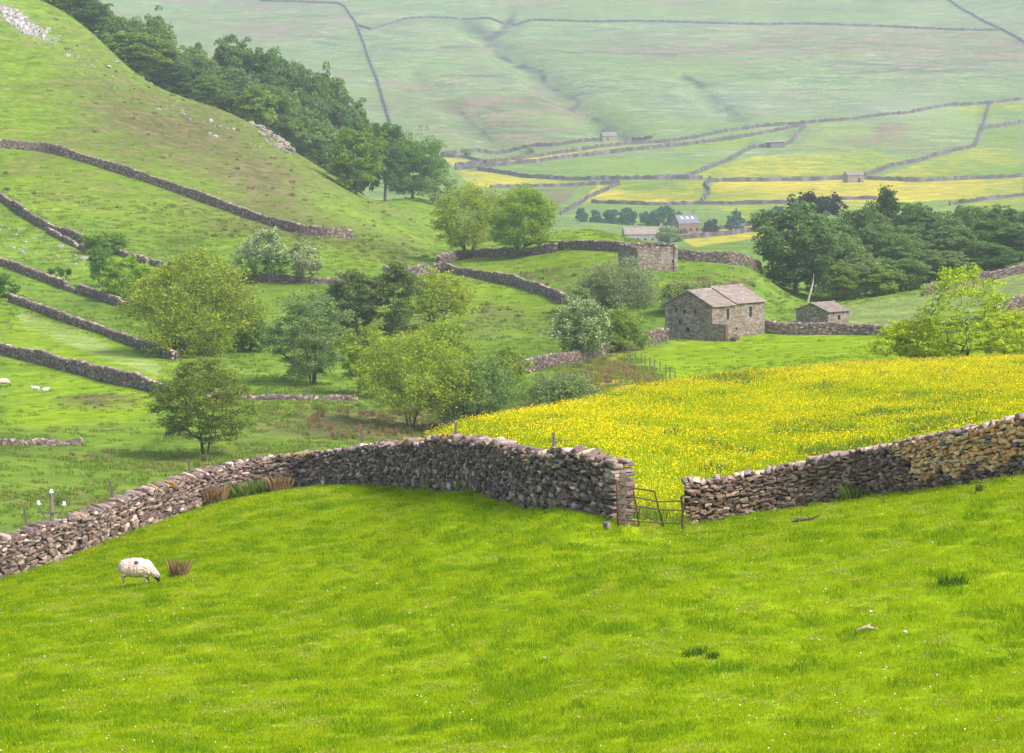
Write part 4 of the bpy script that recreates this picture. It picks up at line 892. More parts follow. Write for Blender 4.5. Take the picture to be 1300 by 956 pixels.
# ------------------------------------------------------------------ trees
def leaves_mesh(name, P, size, seed, mat, parent, flat=.35, aspect=.6):
    r = np.random.default_rng(seed); n = len(P)
    a = r.normal(size=(n,3)); a[:,2] *= flat*1.4; a /= np.linalg.norm(a, axis=1, keepdims=True)
    b = r.normal(size=(n,3)); b[:,2] *= .7; b -= (a*b).sum(1, keepdims=True)*a; b /= np.linalg.norm(b, axis=1, keepdims=True)
    sz = (size*r.uniform(.6, 1.35, n))[:,None]
    V = np.stack([P-a*sz*.5, P+b*sz*.5*aspect, P+a*sz*.5, P-b*sz*.5*aspect], 1).reshape(-1, 3)
    Fq = np.arange(4*n).reshape(-1, 4)
    return V, Fq
def make_tree(name, label, cat, loc, H, Wd, lo=.25, off=0., shape='round', leaf='green', nleaf=6000, lsize=.2, ncl=70, stems=1, seed=1, trunk=None, airy=.0, depth=None, flat=.7, group=None, bark='bark', lean=0., mixleaf=None, fork=None, kind2=None, puff=0):
    """trunk and limbs grown towards leaf clumps inside an uneven crown envelope"""
    nleaf = int(nleaf*2.4); lsize = lsize*1.25
    r = np.random.default_rng(seed)
    root = empty(name, tuple(map(float, loc)), label, cat, group); root['kind'] = 'thing'
    Rx = Wd/2; Ry = (depth or Wd*.9)/2; z0 = H*lo; ch = H-z0
    ph = r.uniform(0, 6.28, 6)
    def env(t, a):
        if shape == 'round': w = max(0, math.sin(math.pi*min(1, (t*.93+.05))**.85))**.6
        elif shape == 'cone': w = (1-t)**.75*(.35+.65*min(1, t*5))+.04
        elif shape == 'bush': w = math.sqrt(max(0, 1-t**2.4))
        elif shape == 'flat': w = math.sqrt(max(0, 1-(2*t-1)**2))
        elif shape == 'column': w = max(0, math.sin(math.pi*min(1, t*.9+.08)))**.45*.9
        else: w = max(0, math.sin(math.pi*(t*.9+.07)))**.75
        lob = 1+.16*math.sin(2*a+ph[0]+3*t)+.13*math.sin(3*a+ph[1]-5*t)+.10*math.sin(5*a+ph[2]+9*t)
        return w*lob
    cl = []
    tries = 0
    while len(cl) < ncl and tries < 9000:
        tries += 1
        t = r.uniform(0, 1)**(.9); a = r.uniform(0, 2*math.pi); w = env(t, a)
        if r.uniform() > w+.12 or (puff and (w < .30 or t > .93)): continue
        q = r.uniform(.15, 1)**.42*.9
        p = np.array([off+math.cos(a)*Rx*w*q+lean*t*0, math.sin(a)*Ry*w*q, z0+t*ch*.96])
        if all(np.linalg.norm((p-c[0])/np.array([1,1,.8])) > Wd*.052 for c in cl): cl.append((p, r.uniform(.65, 1.35)))
    # skeleton
    tr = trunk or H*.02+.05; nodes = []; par = []; base_ids = []
    fk = fork if fork is not None else max(z0*.9, H*.12)
    for s_ in range(stems):
        a = r.uniform(0, 6.28); bx = 0 if stems == 1 else math.cos(a+s_*6.28/stems)*tr*1.3; by = 0 if stems == 1 else math.sin(a+s_*6.28/stems)*tr
        prev = -1; nseg = 5; top = H*r.uniform(.68, .8) if shape in ('cone', 'alder', 'column') else max(fk*1.15, H*.42)
        spread = 0 if stems == 1 else .16*H
        for k in range(nseg*2+1):
            t = k/(nseg*2); z = -.35+t*(top+.35)
            x = bx+off*.6*t*t+(math.cos(a+s_*6.28/stems)*spread*t**1.5)+r.normal(0, .012*H)*t+lean*H*t
            y = by+(math.sin(a+s_*6.28/stems)*spread*t**1.5)+r.normal(0, .012*H)*t
            nodes.append(np.array([x, y, z])); par.append(prev); prev = len(nodes)-1
    centre = np.array([off*.3, 0, fk])
    for p, sc_ in sorted(cl, key=lambda c: np.linalg.norm(c[0]-centre)):
        N_ = np.array(nodes); d = np.linalg.norm(N_-p, axis=1)
        cost = d+.9*np.maximum(0, N_[:,2]-p[2]+.12*d)+np.where(N_[:,2] < fk*.55, 99, 0)
        j = int(np.argmin(cost)); a0 = nodes[j]; L_ = np.linalg.norm(p-a0); ns = 2 if L_ < H*.08 else 3 if L_ < H*.2 else 5; prev = j
        for k in range(1, ns+1):
            t = k/ns; q = a0*(1-t)+p*t; q = q+np.array([0, 0, math.sin(math.pi*t)*L_*.10])+r.normal(0, L_*.035, 3)*(t < 1)
            nodes.append(q); par.append(prev); prev = len(nodes)-1
    n = len(nodes); load = np.zeros(n); kids = [0]*n
    for i in range(n):
        if par[i] >= 0: kids[par[i]] += 1
    for i in range(n): load[i] = 1.0 if kids[i] == 0 else 0
    for i in range(n-1, -1, -1):
        if par[i] >= 0: load[par[i]] += load[i]
    mx = max(load[i] for i in range(n) if par[i] < 0)
    rad = tr*(load/mx)**.62*.85; rad = np.maximum(rad, .012+H*.0006)
    N_ = np.array(nodes); V = []; Fq = []; k6 = 6
    for i in range(n):
        if par[i] < 0: continue
        a, b_ = N_[par[i]], N_[i]; d = b_-a; L_ = np.linalg.norm(d)
        if L_ < 1e-5: continue
        d = d/L_; u = np.cross(d, (0,0,1) if abs(d[2]) < .9 else (1,0,0)); u /= np.linalg.norm(u); w = np.cross(d, u)
        ra = min(rad[par[i]], rad[i]*1.35); rb = rad[i]
        if par[par[i]] < 0: ra = rad[i]*1.5
        k0 = len(V)
        for (c0, rr_) in ((a-d*ra*.3, ra), (b_+d*rb*.15, rb)):
            for q in range(k6): th = 6.2832*q/k6; V.append(c0+u*math.cos(th)*rr_+w*math.sin(th)*rr_)
        for q in range(k6): Fq.append((k0+q, k0+(q+1) % k6, k0+k6+(q+1) % k6, k0+k6+q))
    mesh_np('trunk', np.array(V), np.array(Fq), M[bark], root, smooth=True)
    # leaves: clumps of sub-clumps
    per = nleaf/len(cl); P = []; tint = []; which = []
    for ci, (p, sc_) in enumerate(cl):
        rc = Wd*.085*sc_*(1-.2*airy); nn = max(6, int(per*sc_**1.5)); ns = 7
        sub = p+r.normal(0, 1, (ns,3))*np.array([rc, rc, rc*flat])*.75
        ix = r.integers(0, ns, nn)
        q = sub[ix]+r.normal(0, 1, (nn,3))*np.array([rc, rc, rc*flat])*(.42-.12*airy)
        if puff:   # billowing clumps: leaves sit on the outside of small domes
            sub = p+r.normal(0, 1, (9,3))*rc*.62*puff; ix = r.integers(0, 9, nn); dv = r.normal(size=(nn,3)); dv /= np.linalg.norm(dv, axis=1, keepdims=True); dv[:,2] = np.abs(dv[:,2])*1.0-.25*(r.uniform(size=nn) < .35)
            q = sub[ix]+dv*(rc*.75*puff*r.uniform(.75, 1.08, (nn,1)))*np.array([1,1,.8])
        P.append(q); tint.append(np.clip(r.normal(.5, .22, nn)+r.normal(0, .14)+.10*(p[2]/H-.5), 0, 1)); which.append(np.full(nn, ci))
    P = np.concatenate(P); tint = np.concatenate(tint); keep = P[:,2] > .1; P = P[keep]; tint = tint[keep]
    V, Fq = leaves_mesh('crown', P, lsize, seed, None, None)
    mats = [M['leaf_'+leaf]]; mi = None
    if mixleaf: mats.append(M['leaf_'+mixleaf[0]]); mi = (np.random.default_rng(seed+5).uniform(size=len(P)) < mixleaf[1]*np.clip((P[:,2]/H)*1.6, 0, 1)).astype(int)
    mesh_np('crown', V, Fq, mats, root, attr={'tint': np.repeat(tint, 4)}, mat_idx=mi)
    return root
def copy_tree(o, loc, rz=0, sc_=(1,1,1), label=None, group=None):
    c = o.copy(); C.objects.link(c); c.location = loc; c.rotation_euler = (0,0,rz); c.scale = sc_
    for ch in [x for x in C.objects if x.parent == o]:
        d = ch.copy(); C.objects.link(d); d.parent = c
    if label: c['label'] = label
    if group: c['group'] = group
    return c
def T(px, base, top, x0, x1, d0, d1, label, name='broadleaf_tree', cat='tree', cb=None, d=None, **kw):
    """px,base: foot; top; x0..x1 crown span; cb: pixel of the crown's underside"""
    if d: p = atd(px, d)
    else: p = at(px, base, d0, d1)
    k = p[1]/F; gy = project(p[0], p[1], p[2])[1]
    H = (gy-top)*k; Wd = (x1-x0)*k*1.10; off = ((x0+x1)/2-px)*k
    lo = 0.04 if cb is None else max(.03, (gy-cb)/(gy-top))
    return make_tree(name, label, cat, p, H, Wd, lo=lo, off=off, **kw)
# --- valley and foreground trees
T(260,582,450,199,317,235,265,'lone alder with two slim trunks and layered olive foliage behind the foreground wall', 'alder_tree', cb=562, shape='alder', leaf='olive', nleaf=8500, lsize=.17, ncl=130, stems=2, seed=3, airy=.6, flat=.35, trunk=.17)
T(232,452,322,168,316,330,362,'widest yellow-green spreading tree of the left slope, at the end of the thin wall', cb=448, shape='round', leaf='yellow', nleaf=15000, lsize=.24, ncl=130, seed=5, trunk=.45, airy=.5, fork=1.5, mixleaf=('olive',.35))
T(318,446,386,292,341,345,375,'small dark green tree tucked against the right side of the widest yellow-green tree', cb=444, shape='bush', leaf='green', nleaf=4500, lsize=.24, ncl=45, seed=6)
T(397,489,368,345,446,300,330,'grey-green alder with a thick trunk in the middle of the valley floor', 'alder_tree', cb=478, shape='alder', leaf='grey', nleaf=10000, lsize=.2, ncl=100, stems=2, seed=7, airy=.4, trunk=.3, flat=.5)
T(452,425,340,412,480,365,392,'dark alder, left one of two tall dark trees behind the valley thicket', 'alder_tree', cb=424, shape='alder', leaf='dusk', nleaf=8000, lsize=.23, ncl=80, seed=8, flat=.45, airy=.2)
T(500,430,330,462,532,370,396,'dark twiggy-topped alder, right one of two tall dark trees behind the valley thicket', 'alder_tree', cb=426, shape='alder', leaf='dusk', nleaf=8500, lsize=.23, ncl=90, seed=9, flat=.45, airy=.25, mixleaf=('olive',.3))
T(556,420,346,516,600,360,390,'see-through yellow-green tree on the right of the two tall dark trees', cb=408, shape='round', leaf='yellow', nleaf=4200, lsize=.22, ncl=70, seed=10, airy=.9, stems=3)
T(456,505,412,434,505,290,320,'upright yellow-green tree on the left of the rounded thicket', cb=488, shape='alder', leaf='lime', nleaf=5500, lsize=.2, ncl=65, seed=11, airy=.6, mixleaf=('yellow',.5))
T(575,500,412,522,604,300,326,'pale lime tree whose round top rises behind the yellow ash', cb=470, shape='round', leaf='lime', nleaf=6500, lsize=.22, ncl=70, seed=12)
T(600,535,452,545,646,262,292,'dark grey-green willow leaning right beside the yellow ash', 'willow_tree', cb=532, shape='bush', leaf='grey', nleaf=10000, lsize=.17, ncl=90, seed=13, stems=2, trunk=.35, mixleaf=('green',.4))
T(522,549,424,462,600,258,286,'multi-stemmed ash with thin yellow-green leaves, foremost tree behind the top of the long wall', 'ash_tree', cb=520, shape='round', leaf='yellow', nleaf=10500, lsize=.18, ncl=130, seed=14, stems=4, trunk=.16, airy=.6, mixleaf=('lime',.4))
T(636,512,440,606,668,290,318,'thin pale green sapling beside the grey-green willow', cb=500, shape='round', leaf='lime', nleaf=3600, lsize=.18, ncl=50, seed=15, airy=.7)
T(712,524,474,664,768,0,0,'low round grey-green willow bush at the edge of the buttercup field','willow_bush','bush', d=218, shape='bush', leaf='sage', nleaf=9500, lsize=.15, ncl=90, seed=16, mixleaf=('green',.3))
T(741,458,379,704,772,320,350,'hawthorn dotted with white blossom, standing on the wall below the barn','hawthorn_tree', cb=446, shape='round', leaf='green', nleaf=7000, lsize=.2, ncl=75, seed=17, trunk=.3, mixleaf=('white',.4))
T(787,445,394,758,818,335,362,'plain green bush close behind the blossoming hawthorn','shrub','bush', shape='bush', leaf='lime', nleaf=5000, lsize=.2, ncl=50, seed=18, mixleaf=('green',.4))
T(780,400,342,732,836,0,0,'big rounded grey willow thicket below the roofless ruin','willow_bush','bush', d=392, shape='bush', leaf='sage', nleaf=14000, lsize=.2, ncl=90, seed=19, puff=1.2)
T(738,402,366,716,756,378,405,'low willow clump at the left foot of the big willow thicket','willow_bush','bush', shape='bush', leaf='grey', nleaf=3500, lsize=.2, ncl=35, seed=20)
T(862,398,359,832,898,370,398,'pale straw-green willow bush behind the gable of the large barn','willow_bush','bush', shape='bush', leaf='sage', nleaf=6500, lsize=.2, ncl=55, seed=21, mixleaf=('lime',.3))
T(896,376,357,874,918,385,410,'small olive bush above the roof of the large barn','shrub','bush', shape='bush', leaf='sage', nleaf=2200, lsize=.22, ncl=25, seed=22)
T(596,328,234,547,640,455,495,'tall pale spreading tree, left one of two above the curving field wall, branches showing through', cb=312, shape='round', leaf='yellow', nleaf=10500, lsize=.24, ncl=120, seed=23, trunk=.4, airy=.7, stems=2, mixleaf=('lime',.5))
T(663,326,238,624,706,455,492,'bright green spreading tree, right one of two above the curving field wall', cb=312, shape='round', leaf='lime', nleaf=12000, lsize=.24, ncl=110, seed=24, trunk=.4, airy=.4, stems=2, mixleaf=('fresh',.5))
T(338,358,292,308,368,415,450,'hawthorn heavy with pale blossom, taller of two on the low dark wall','hawthorn_tree', cb=352, shape='round', leaf='green', nleaf=5500, lsize=.24, ncl=50, seed=25, mixleaf=('white',.5))
T(383,360,306,362,410,415,450,'thin pale hawthorn, shorter of two on the low dark wall','hawthorn_tree', cb=350, shape='alder', leaf='sage', nleaf=3000, lsize=.22, ncl=45, seed=26, airy=.6, mixleaf=('white',.35))
T(126,365,311,112,143,420,455,'slender little dark tree left of the bright green bush on the left slope', cb=350, shape='column', leaf='green', nleaf=2600, lsize=.22, ncl=35, seed=27)
T(134,322,296,110,160,455,495,'low green bush at the crumbling end of the upper wall','shrub','bush', shape='bush', leaf='green', nleaf=3000, lsize=.25, ncl=30, seed=28, mixleaf=('fresh',.4))
T(160,384,325,133,192,395,430,'bright green bushy tree between the slender dark tree and the widest yellow-green tree', cb=378, shape='round', leaf='fresh', nleaf=4500, lsize=.24, ncl=50, seed=29, airy=.4)
T(71,358,338,62,80,420,460,'tiny hawthorn on the broken wall, left of a pair','hawthorn_tree', cb=352, shape='flat', leaf='green', nleaf=900, lsize=.22, ncl=14, seed=30)
T(84,362,340,76,92,420,455,'tiny windblown hawthorn on the broken wall, right of a pair','hawthorn_tree', cb=354, shape='flat', leaf='green', nleaf=800, lsize=.22, ncl=12, seed=31)
T(2,378,348,-18,18,395,430,'dark round bush cut by the left edge of the view','shrub','bush', shape='bush', leaf='green', nleaf=3200, lsize=.22, ncl=30, seed=32)
# right foreground saplings behind the buttercup crest
T(1232,470,334,1160,1290,0,0,'slender sycamore sapling with lime leaf clusters and bare branches, right behind the buttercup crest','sapling', cb=452, d=212, shape='round', leaf='spring', nleaf=2700, lsize=.19, ncl=120, seed=33, trunk=.15, airy=1., flat=.35, mixleaf=('fresh',.4), fork=1.0, lean=-.02)
T(1168,476,404,1116,1212,0,0,'low wide lime sapling spreading left of the slender sycamore','sapling', cb=468, d=214, shape='flat', leaf='spring', nleaf=2700, lsize=.18, ncl=90, seed=34, trunk=.09, airy=.9, flat=.4, stems=3, fork=.4)
T(1286,472,396,1240,1330,0,0,'leafy lime sapling cut by the right edge of the view','sapling', cb=466, d=208, shape='flat', leaf='spring', nleaf=2700, lsize=.18, ncl=80, seed=35, trunk=.09, airy=.8, flat=.4, stems=2, fork=.6)
# trees on the left hill
T(452,247,163,419,484,590,625,'tall sycamore standing alone in front of the hillside wood', cb=240, shape='column', leaf='lime', nleaf=14000, lsize=.3, ncl=60, seed=40, trunk=.4, puff=1.1, mixleaf=('green',.6))
T(489,252,152,466,512,640,690,'dark narrow tree squeezed between two sycamores on the hill edge', cb=240, shape='column', leaf='deep', nleaf=11000, lsize=.3, ncl=50, seed=41, puff=1.)
T(524,252,172,486,562,645,720,'broad round green sycamore at the lower end of the hillside wood', cb=244, shape='round', leaf='green', nleaf=17000, lsize=.3, ncl=70, seed=42, trunk=.45, puff=1.1)
T(556,262,216,538,578,650,740,'low pale bush below the broad round sycamore','shrub','bush', shape='bush', leaf='grey', nleaf=3000, lsize=.3, ncl=30, seed=43)
# prototypes for the two woods
protos = []
for i, (sh, lf, Hh, Ww, nl, ml) in enumerate([('round','deep',14,12,8000,('green',.3)), ('column','grey',16,11,8000,('deep',.4)), ('round','green',13,13,8000,('grey',.4)), ('round','deep',15,13,8500,('grey',.4)), ('alder','grey',13,10,6500,None), ('round','lime',11,10,6500,('green',.5))]):
    protos.append((sh, lf, Hh, Ww, nl, ml))
made = {}
def W_(i, px, base, top, x0, x1, d, label, name='woodland_tree', group=None, rz=0.):
    sh, lf, Hh, Ww, nl, ml = protos[i]; p = atd(px, d); k = d/F
    gy = project(p[0], p[1], p[2])[1]
    # stand the tree on the ground but keep its crown top where the photo shows it
    H = max(5., (gy-top)*k); Wd = (x1-x0)*k; p[0] = ((x0+x1)/2-CX)/F*d; p[2] = float(gz(p[0], p[1]))
    if i not in made:
        made[i] = (make_tree(name, label, 'tree', p, Hh, Ww, lo=.16, shape=sh, leaf=lf, nleaf=nl*2, lsize=.34, ncl=60, seed=60+i, mixleaf=ml, flat=.8, group=group, puff=1.15), Hh, Ww)
        o = made[i][0]; o.location = tuple(p); o.scale = (Wd/Ww, Wd/Ww, H/Hh); return o
    o, Hh, Ww = made[i]
    return copy_tree(o, tuple(p), rz, (Wd/Ww, Wd/Ww, H/Hh), label, group)
G1 = 'trees of the wood along the left hillside'
LW = [ # proto, px, top, x0, x1, distance
 (5,60,-30,20,100,740),(0,105,-8,80,132,725),(1,128,8,108,152,730),(2,152,22,132,178,722),(5,176,40,140,212,705),(2,196,26,172,222,740),(3,214,62,186,240,712),(4,248,58,230,268,735),(0,238,84,214,262,708),(1,292,46,268,324,745),
 (2,268,98,246,292,705),(3,302,92,272,332,712),(0,330,66,306,362,742),(3,352,70,326,382,748),(5,328,108,302,352,695),(1,372,84,350,404,745),(2,352,112,330,378,702),(3,386,118,362,416,715),(0,404,96,380,430,738),(2,420,106,396,448,735),(1,438,124,414,468,728),(4,404,152,386,430,690),(0,458,150,436,478,712),(2,378,150,356,400,698)]
LL_ = ['large tree of the hillside wood, cut by the top edge of the view','dark tree of the hillside wood just below the top edge','narrow tree high in the hillside wood by the rocky lip','rounded tree high in the hillside wood, behind the bright spreading one','wide bright olive tree at the upper end of the hillside wood','greyish treetop behind the wide bright olive tree of the hillside wood','dark tree at the hill edge, right below the wide bright olive tree','thin grey tree standing apart in the upper hillside wood gap','low dark tree filling the gap under the thin grey tree','tallest billowing tree left of centre on the hillside wood skyline','low round tree at the hill edge beneath the tallest billowing tree','dense dark tree in the front row behind the bright round one','skyline tree right beside the tallest billowing tree','domed skyline tree in the middle of the hillside wood','small bright round tree at the front of the hillside wood','high grey-green skyline tree, right of the domed one','front-row tree just right of the small bright round tree','broad dark front-row tree in the lower hillside wood','dark skyline tree in the lower half of the hillside wood','rounded skyline tree above the lone tall sycamore, its left neighbour','rightmost tall skyline tree of the hillside wood','small thin tree at the hill edge left of the lone tall sycamore','dark tree directly behind the lone tall sycamore','green front tree between the bright round tree and the lone tall sycamore']
for k, ((i, px, top, x0, x1, d), lab) in enumerate(zip(LW, LL_)): W_(i, px, 0, top, x0-6, x1+6, d, lab, group=G1, rz=k*1.7)
G2 = 'trees of the dark wood on the right'
RW = [
 (3,1012,262,956,1066,462),(2,1062,300,1030,1096,470),(0,1046,282,1012,1080,492),(3,1100,262,1066,1134,500),(1,1118,286,1090,1150,476),(2,1142,300,1112,1176,470),(0,1164,262,1136,1196,505),(3,1190,274,1160,1226,492),
 (1,1208,288,1184,1240,474),(2,1232,266,1206,1262,508),(0,1252,282,1226,1284,482),(3,1276,264,1248,1306,498),(1,1296,284,1268,1326,476),(2,1330,268,1300,1362,490),(4,1090,322,1064,1118,462),(5,1070,336,1050,1094,458),(2,1150,330,1122,1180,462),(4,1206,325,1184,1232,464),(0,1250,328,1222,1282,466),(1,1180,318,1156,1204,466),(5,1120,340,1098,1146,458),(0,1380,262,1350,1420,500)]
RL_ = ['foremost broad tree at the left end of the dark wood, its crown reaching low','front tree of the dark wood, second from its left end','darker tree rising between the two leftmost trees of the dark wood','tall tree directly under the pointed conifer in the dark wood','upright grey tree in the middle left of the dark wood','rounded middle tree of the dark wood, right of the conifer','high tree on the dark wood skyline, just right of the conifer','broad crown in the centre of the dark wood skyline','upright tree right of centre in the dark wood','skyline tree at three quarters along the dark wood','dark gap-filling tree at three quarters along the dark wood','high crown near the right edge of the dark wood','lower crown near the right edge, in front of the high one','tree of the dark wood cut by the right edge of the view','low twiggy tree in the front row below the conifer','lowest round bush-like tree left in the front row of the dark wood','front-row tree below the centre of the dark wood','thin front-row tree above the pale ridge','dark front-row tree behind the ridge wall','narrow front-row tree in the centre of the dark wood','low bright front-row tree over the shed','tree of the dark wood beyond the right edge']
for k, ((i, px, top, x0, x1, d), lab) in enumerate(zip(RW, RL_)):
    if k == len(RW)-1: continue
    W_(i, px, 0, top, x0-6, x1+6, d, lab, group=G2, rz=k*2.1)
T(1127,0,233,1098,1152,0,0,'dark pointed conifer rising above the wood on the right','conifer_tree', d=515, cb=330, shape='cone', leaf='deep', nleaf=7000, lsize=.34, ncl=80, seed=70, mixleaf=('purple',.4))
T(1040,0,245,1006,1068,0,0,'flat-topped dark scots pine behind the left end of the wood','pine_tree', d=640, cb=272, shape='flat', leaf='purple', nleaf=3500, lsize=.4, ncl=40, seed=71, airy=.6)
# leaning pale birch trunk in front of the wood
mb = MB(); p = at(1025, 383, 425, 475); k = 455/F
gy = project(*p)[1]
pts = [p+np.array([0,0,-.3]), p+np.array([.5,0,1.6]), p+np.array([.9,.3,3.0]), p+np.array([1.1,1.2,4.4])]
o = mb.tube([tuple(np.array(q)-p) for q in pts], [.20,.17,.14,.09]) or mb.build('leaning_trunk', M['birch'], loc=tuple(p)); tag(o, 'pale leaning birch trunk at the left front of the dark wood', 'tree trunk', None, 'thing')
p = at(303, 352, 400, 455); mb = MB()
for (dx, dz, e) in ((-1.0, 2.2, .06), (1.2, 1.2, .05), (.4, 1.8, .05), (2.2, .3, .07), (-1.6, .2, .05)): mb.tube([(0,0,.4), (dx*.5,.1,dz*.6+.2), (dx,.2,dz)], [.12,.08,e*.6])
o = mb.build('dead_branch', simple('dead_wood', (.34,.22,.16), .3, 5), loc=tuple(p)); tag(o, 'dead broken branches lying at the left end of the low dark wall', 'branch')
# trees round the village
VT = [(738,272,262,730,748,'leftmost bluish tree of the village row'),(756,285,267,746,764,'narrow tree second in the village row'),(776,285,266,764,788,'low tree third in the village row'),(797,286,264,784,812,'round tree in the middle of the village row'),(822,285,268,812,834,'low tree between the two roundest trees of the village row'),(844,286,263,826,863,'largest round tree of the village row'),(904,290,279,894,916,'small purplish tree right of the farmhouse'),(934,285,269,920,950,'round blue-green tree right of the farmhouse'),(966,282,266,952,982,'blue-green tree left of the flat-topped pine, in the village'),(988,280,262,974,1006,'blue-green tree just below the flat-topped pine')]
for k, (px, b_, top, x0, x1, lab) in enumerate(VT):
    d = 1240 if k < 6 else 1180; p = atd(px, d); gy = project(*p)[1]; kk = d/F; H = (gy-top)*kk; Wd = (x1-x0)*kk*.9
    make_tree('village_tree', lab, 'tree', p, H, Wd, lo=.05, shape=['cone','column','round','round','bush','round','bush','round','round','round'][k], leaf='bluegreen' if k != 6 else 'purple', nleaf=1800, lsize=.8, ncl=30, seed=80+k, group='trees around the village')
p = atd(850, 1120); gy = project(*p)[1]; make_tree('village_tree', 'pale round bush in front of the village farmhouse', 'bush', p, max(4, (gy-289)*1120/F), 34*1120/F, lo=.05, shape='bush', leaf='grey', nleaf=2200, lsize=.7, ncl=30, seed=95)
for px, py, w, lab in ((592,197,12,'faint small bush left at the foot of the fell'),(672,195,14,'faint small bush beside the far boundary meadow wall')):
    p = at(px, py, 1700, 2000); kk = p[1]/F; make_tree('shrub', lab, 'bush', p, 8*kk, w*kk, lo=.05, shape='bush', leaf='grey', nleaf=500, lsize=1., ncl=14, seed=int(px))
# ------------------------------------------------------------------ grass, flowers and rushes
def blades(name, n, half, h0, h1, w, seed, mats, lean=.5, flowers=0, fs=.03, fh=(.15,.3), clump=0, fmat=1):
    r = np.random.default_rng(seed)
    if clump: 
        cc = r.uniform(-half, half, (clump,2)); P = cc[r.integers(0, clump, n)]+r.normal(0, half*.22, (n,2))
    else: P = r.uniform(-half, half, (n,2))
    h = r.uniform(h0, h1, n)[:,None]; a = r.uniform(0, 6.283, n); dx = np.stack([np.cos(a), np.sin(a)], 1)
    b = r.uniform(0, 6.283, n); ln = np.stack([np.cos(b), np.sin(b)], 1)*lean*h*r.uniform(.2, 1, (n,1))
    z0 = np.full((n,1), -.03)
    V = np.stack([np.c_[P-dx*w/2, z0], np.c_[P+dx*w/2, z0], np.c_[P+ln*.45+dx*w*.32, h*.6], np.c_[P+ln, h]], 1).reshape(-1, 3)
    Fq = np.arange(4*n).reshape(-1, 4); tint = np.repeat(np.clip(r.normal(.5, .25, n), 0, 1), 4); mi = np.zeros(n, int)
    if flowers:
        m_ = flowers; c = np.c_[r.uniform(-half, half, (m_,2)), r.uniform(fh[0], fh[1], m_)]
        a_ = r.normal(size=(m_,3))*np.array([1,1,.45]); a_ /= np.linalg.norm(a_, axis=1, keepdims=True); b_ = r.normal(size=(m_,3)); b_ -= (a_*b_).sum(1, keepdims=True)*a_; b_ /= np.linalg.norm(b_, axis=1, keepdims=True); s_ = fs*r.uniform(.7, 1.3, (m_,1))/2
        V = np.concatenate([V, np.stack([c-a_*s_, c+b_*s_, c+a_*s_, c-b_*s_], 1).reshape(-1, 3)])
        Fq = np.concatenate([Fq, 4*n+np.arange(4*m_).reshape(-1, 4)]); tint = np.r_[tint, np.repeat(r.uniform(0, 1, m_), 4)]; mi = np.r_[mi, np.full(m_, fmat)]
    o = mesh_np(name, V, Fq, [M[x] for x in mats], attr={'tint': tint}, mat_idx=mi)
    C.objects.unlink(o); return o
def scatter(name, pts, scl, which, srcs, label, seed=1, up=None):
    """one 'stuff' object: instances of the small source meshes on computed points"""
    r = np.random.default_rng(seed); n = len(pts)
    me = bpy.data.meshes.new(name); me.vertices.add(n); me.vertices.foreach_set('co', np.asarray(pts, np.float32).ravel())
    a = me.attributes.new('sc', 'FLOAT_VECTOR', 'POINT'); S = np.asarray(scl, np.float32); S = np.stack([S, S, S], 1) if S.ndim == 1 else S; a.data.foreach_set('vector', S.ravel())
    a = me.attributes.new('rz', 'FLOAT', 'POINT'); a.data.foreach_set('value', r.uniform(0, 6.283, n).astype(np.float32))
    a = me.attributes.new('wh', 'INT', 'POINT'); a.data.foreach_set('value', np.asarray(which, np.int32))
    o = bpy.data.objects.new(name, me); C.objects.link(o); o['kind'] = 'stuff'; o['label'] = label
    ng = bpy.data.node_groups.new(name, 'GeometryNodeTree'); ng.interface.new_socket('Geometry', in_out='INPUT', socket_type='NodeSocketGeometry'); ng.interface.new_socket('Geometry', in_out='OUTPUT', socket_type='NodeSocketGeometry')
    gi = ng.nodes.new('NodeGroupInput'); go = ng.nodes.new('NodeGroupOutput'); jn = ng.nodes.new('GeometryNodeJoinGeometry')
    def na(nm, ty): q = ng.nodes.new('GeometryNodeInputNamedAttribute'); q.data_type = ty; q.inputs['Name'].default_value = nm; return q.outputs['Attribute']
    rzn = na('rz', 'FLOAT'); scn = na('sc', 'FLOAT_VECTOR'); whn = na('wh', 'INT'); cx = ng.nodes.new('ShaderNodeCombineXYZ'); ng.links.new(rzn, cx.inputs[2])
    for i, s_ in enumerate(srcs):
        oi = ng.nodes.new('GeometryNodeObjectInfo'); oi.inputs['Object'].default_value = s_; oi.inputs['As Instance'].default_value = True
        cmp_ = ng.nodes.new('FunctionNodeCompare'); cmp_.data_type = 'INT'; cmp_.operation = 'EQUAL'; ng.links.new(whn, cmp_.inputs[2]); cmp_.inputs[3].default_value = i
        ip = ng.nodes.new('GeometryNodeInstanceOnPoints'); ng.links.new(gi.outputs[0], ip.inputs['Points']); ng.links.new(cmp_.outputs[0], ip.inputs['Selection']); ng.links.new(oi.outputs['Geometry'], ip.inputs['Instance'])
        ng.links.new(cx.outputs[0], ip.inputs['Rotation']); ng.links.new(scn, ip.inputs['Scale']); ng.links.new(ip.outputs[0], jn.inputs[0])
    ng.links.new(jn.outputs[0], go.inputs[0]); md = o.modifiers.new('grow', 'NODES'); md.node_group = ng
    return o
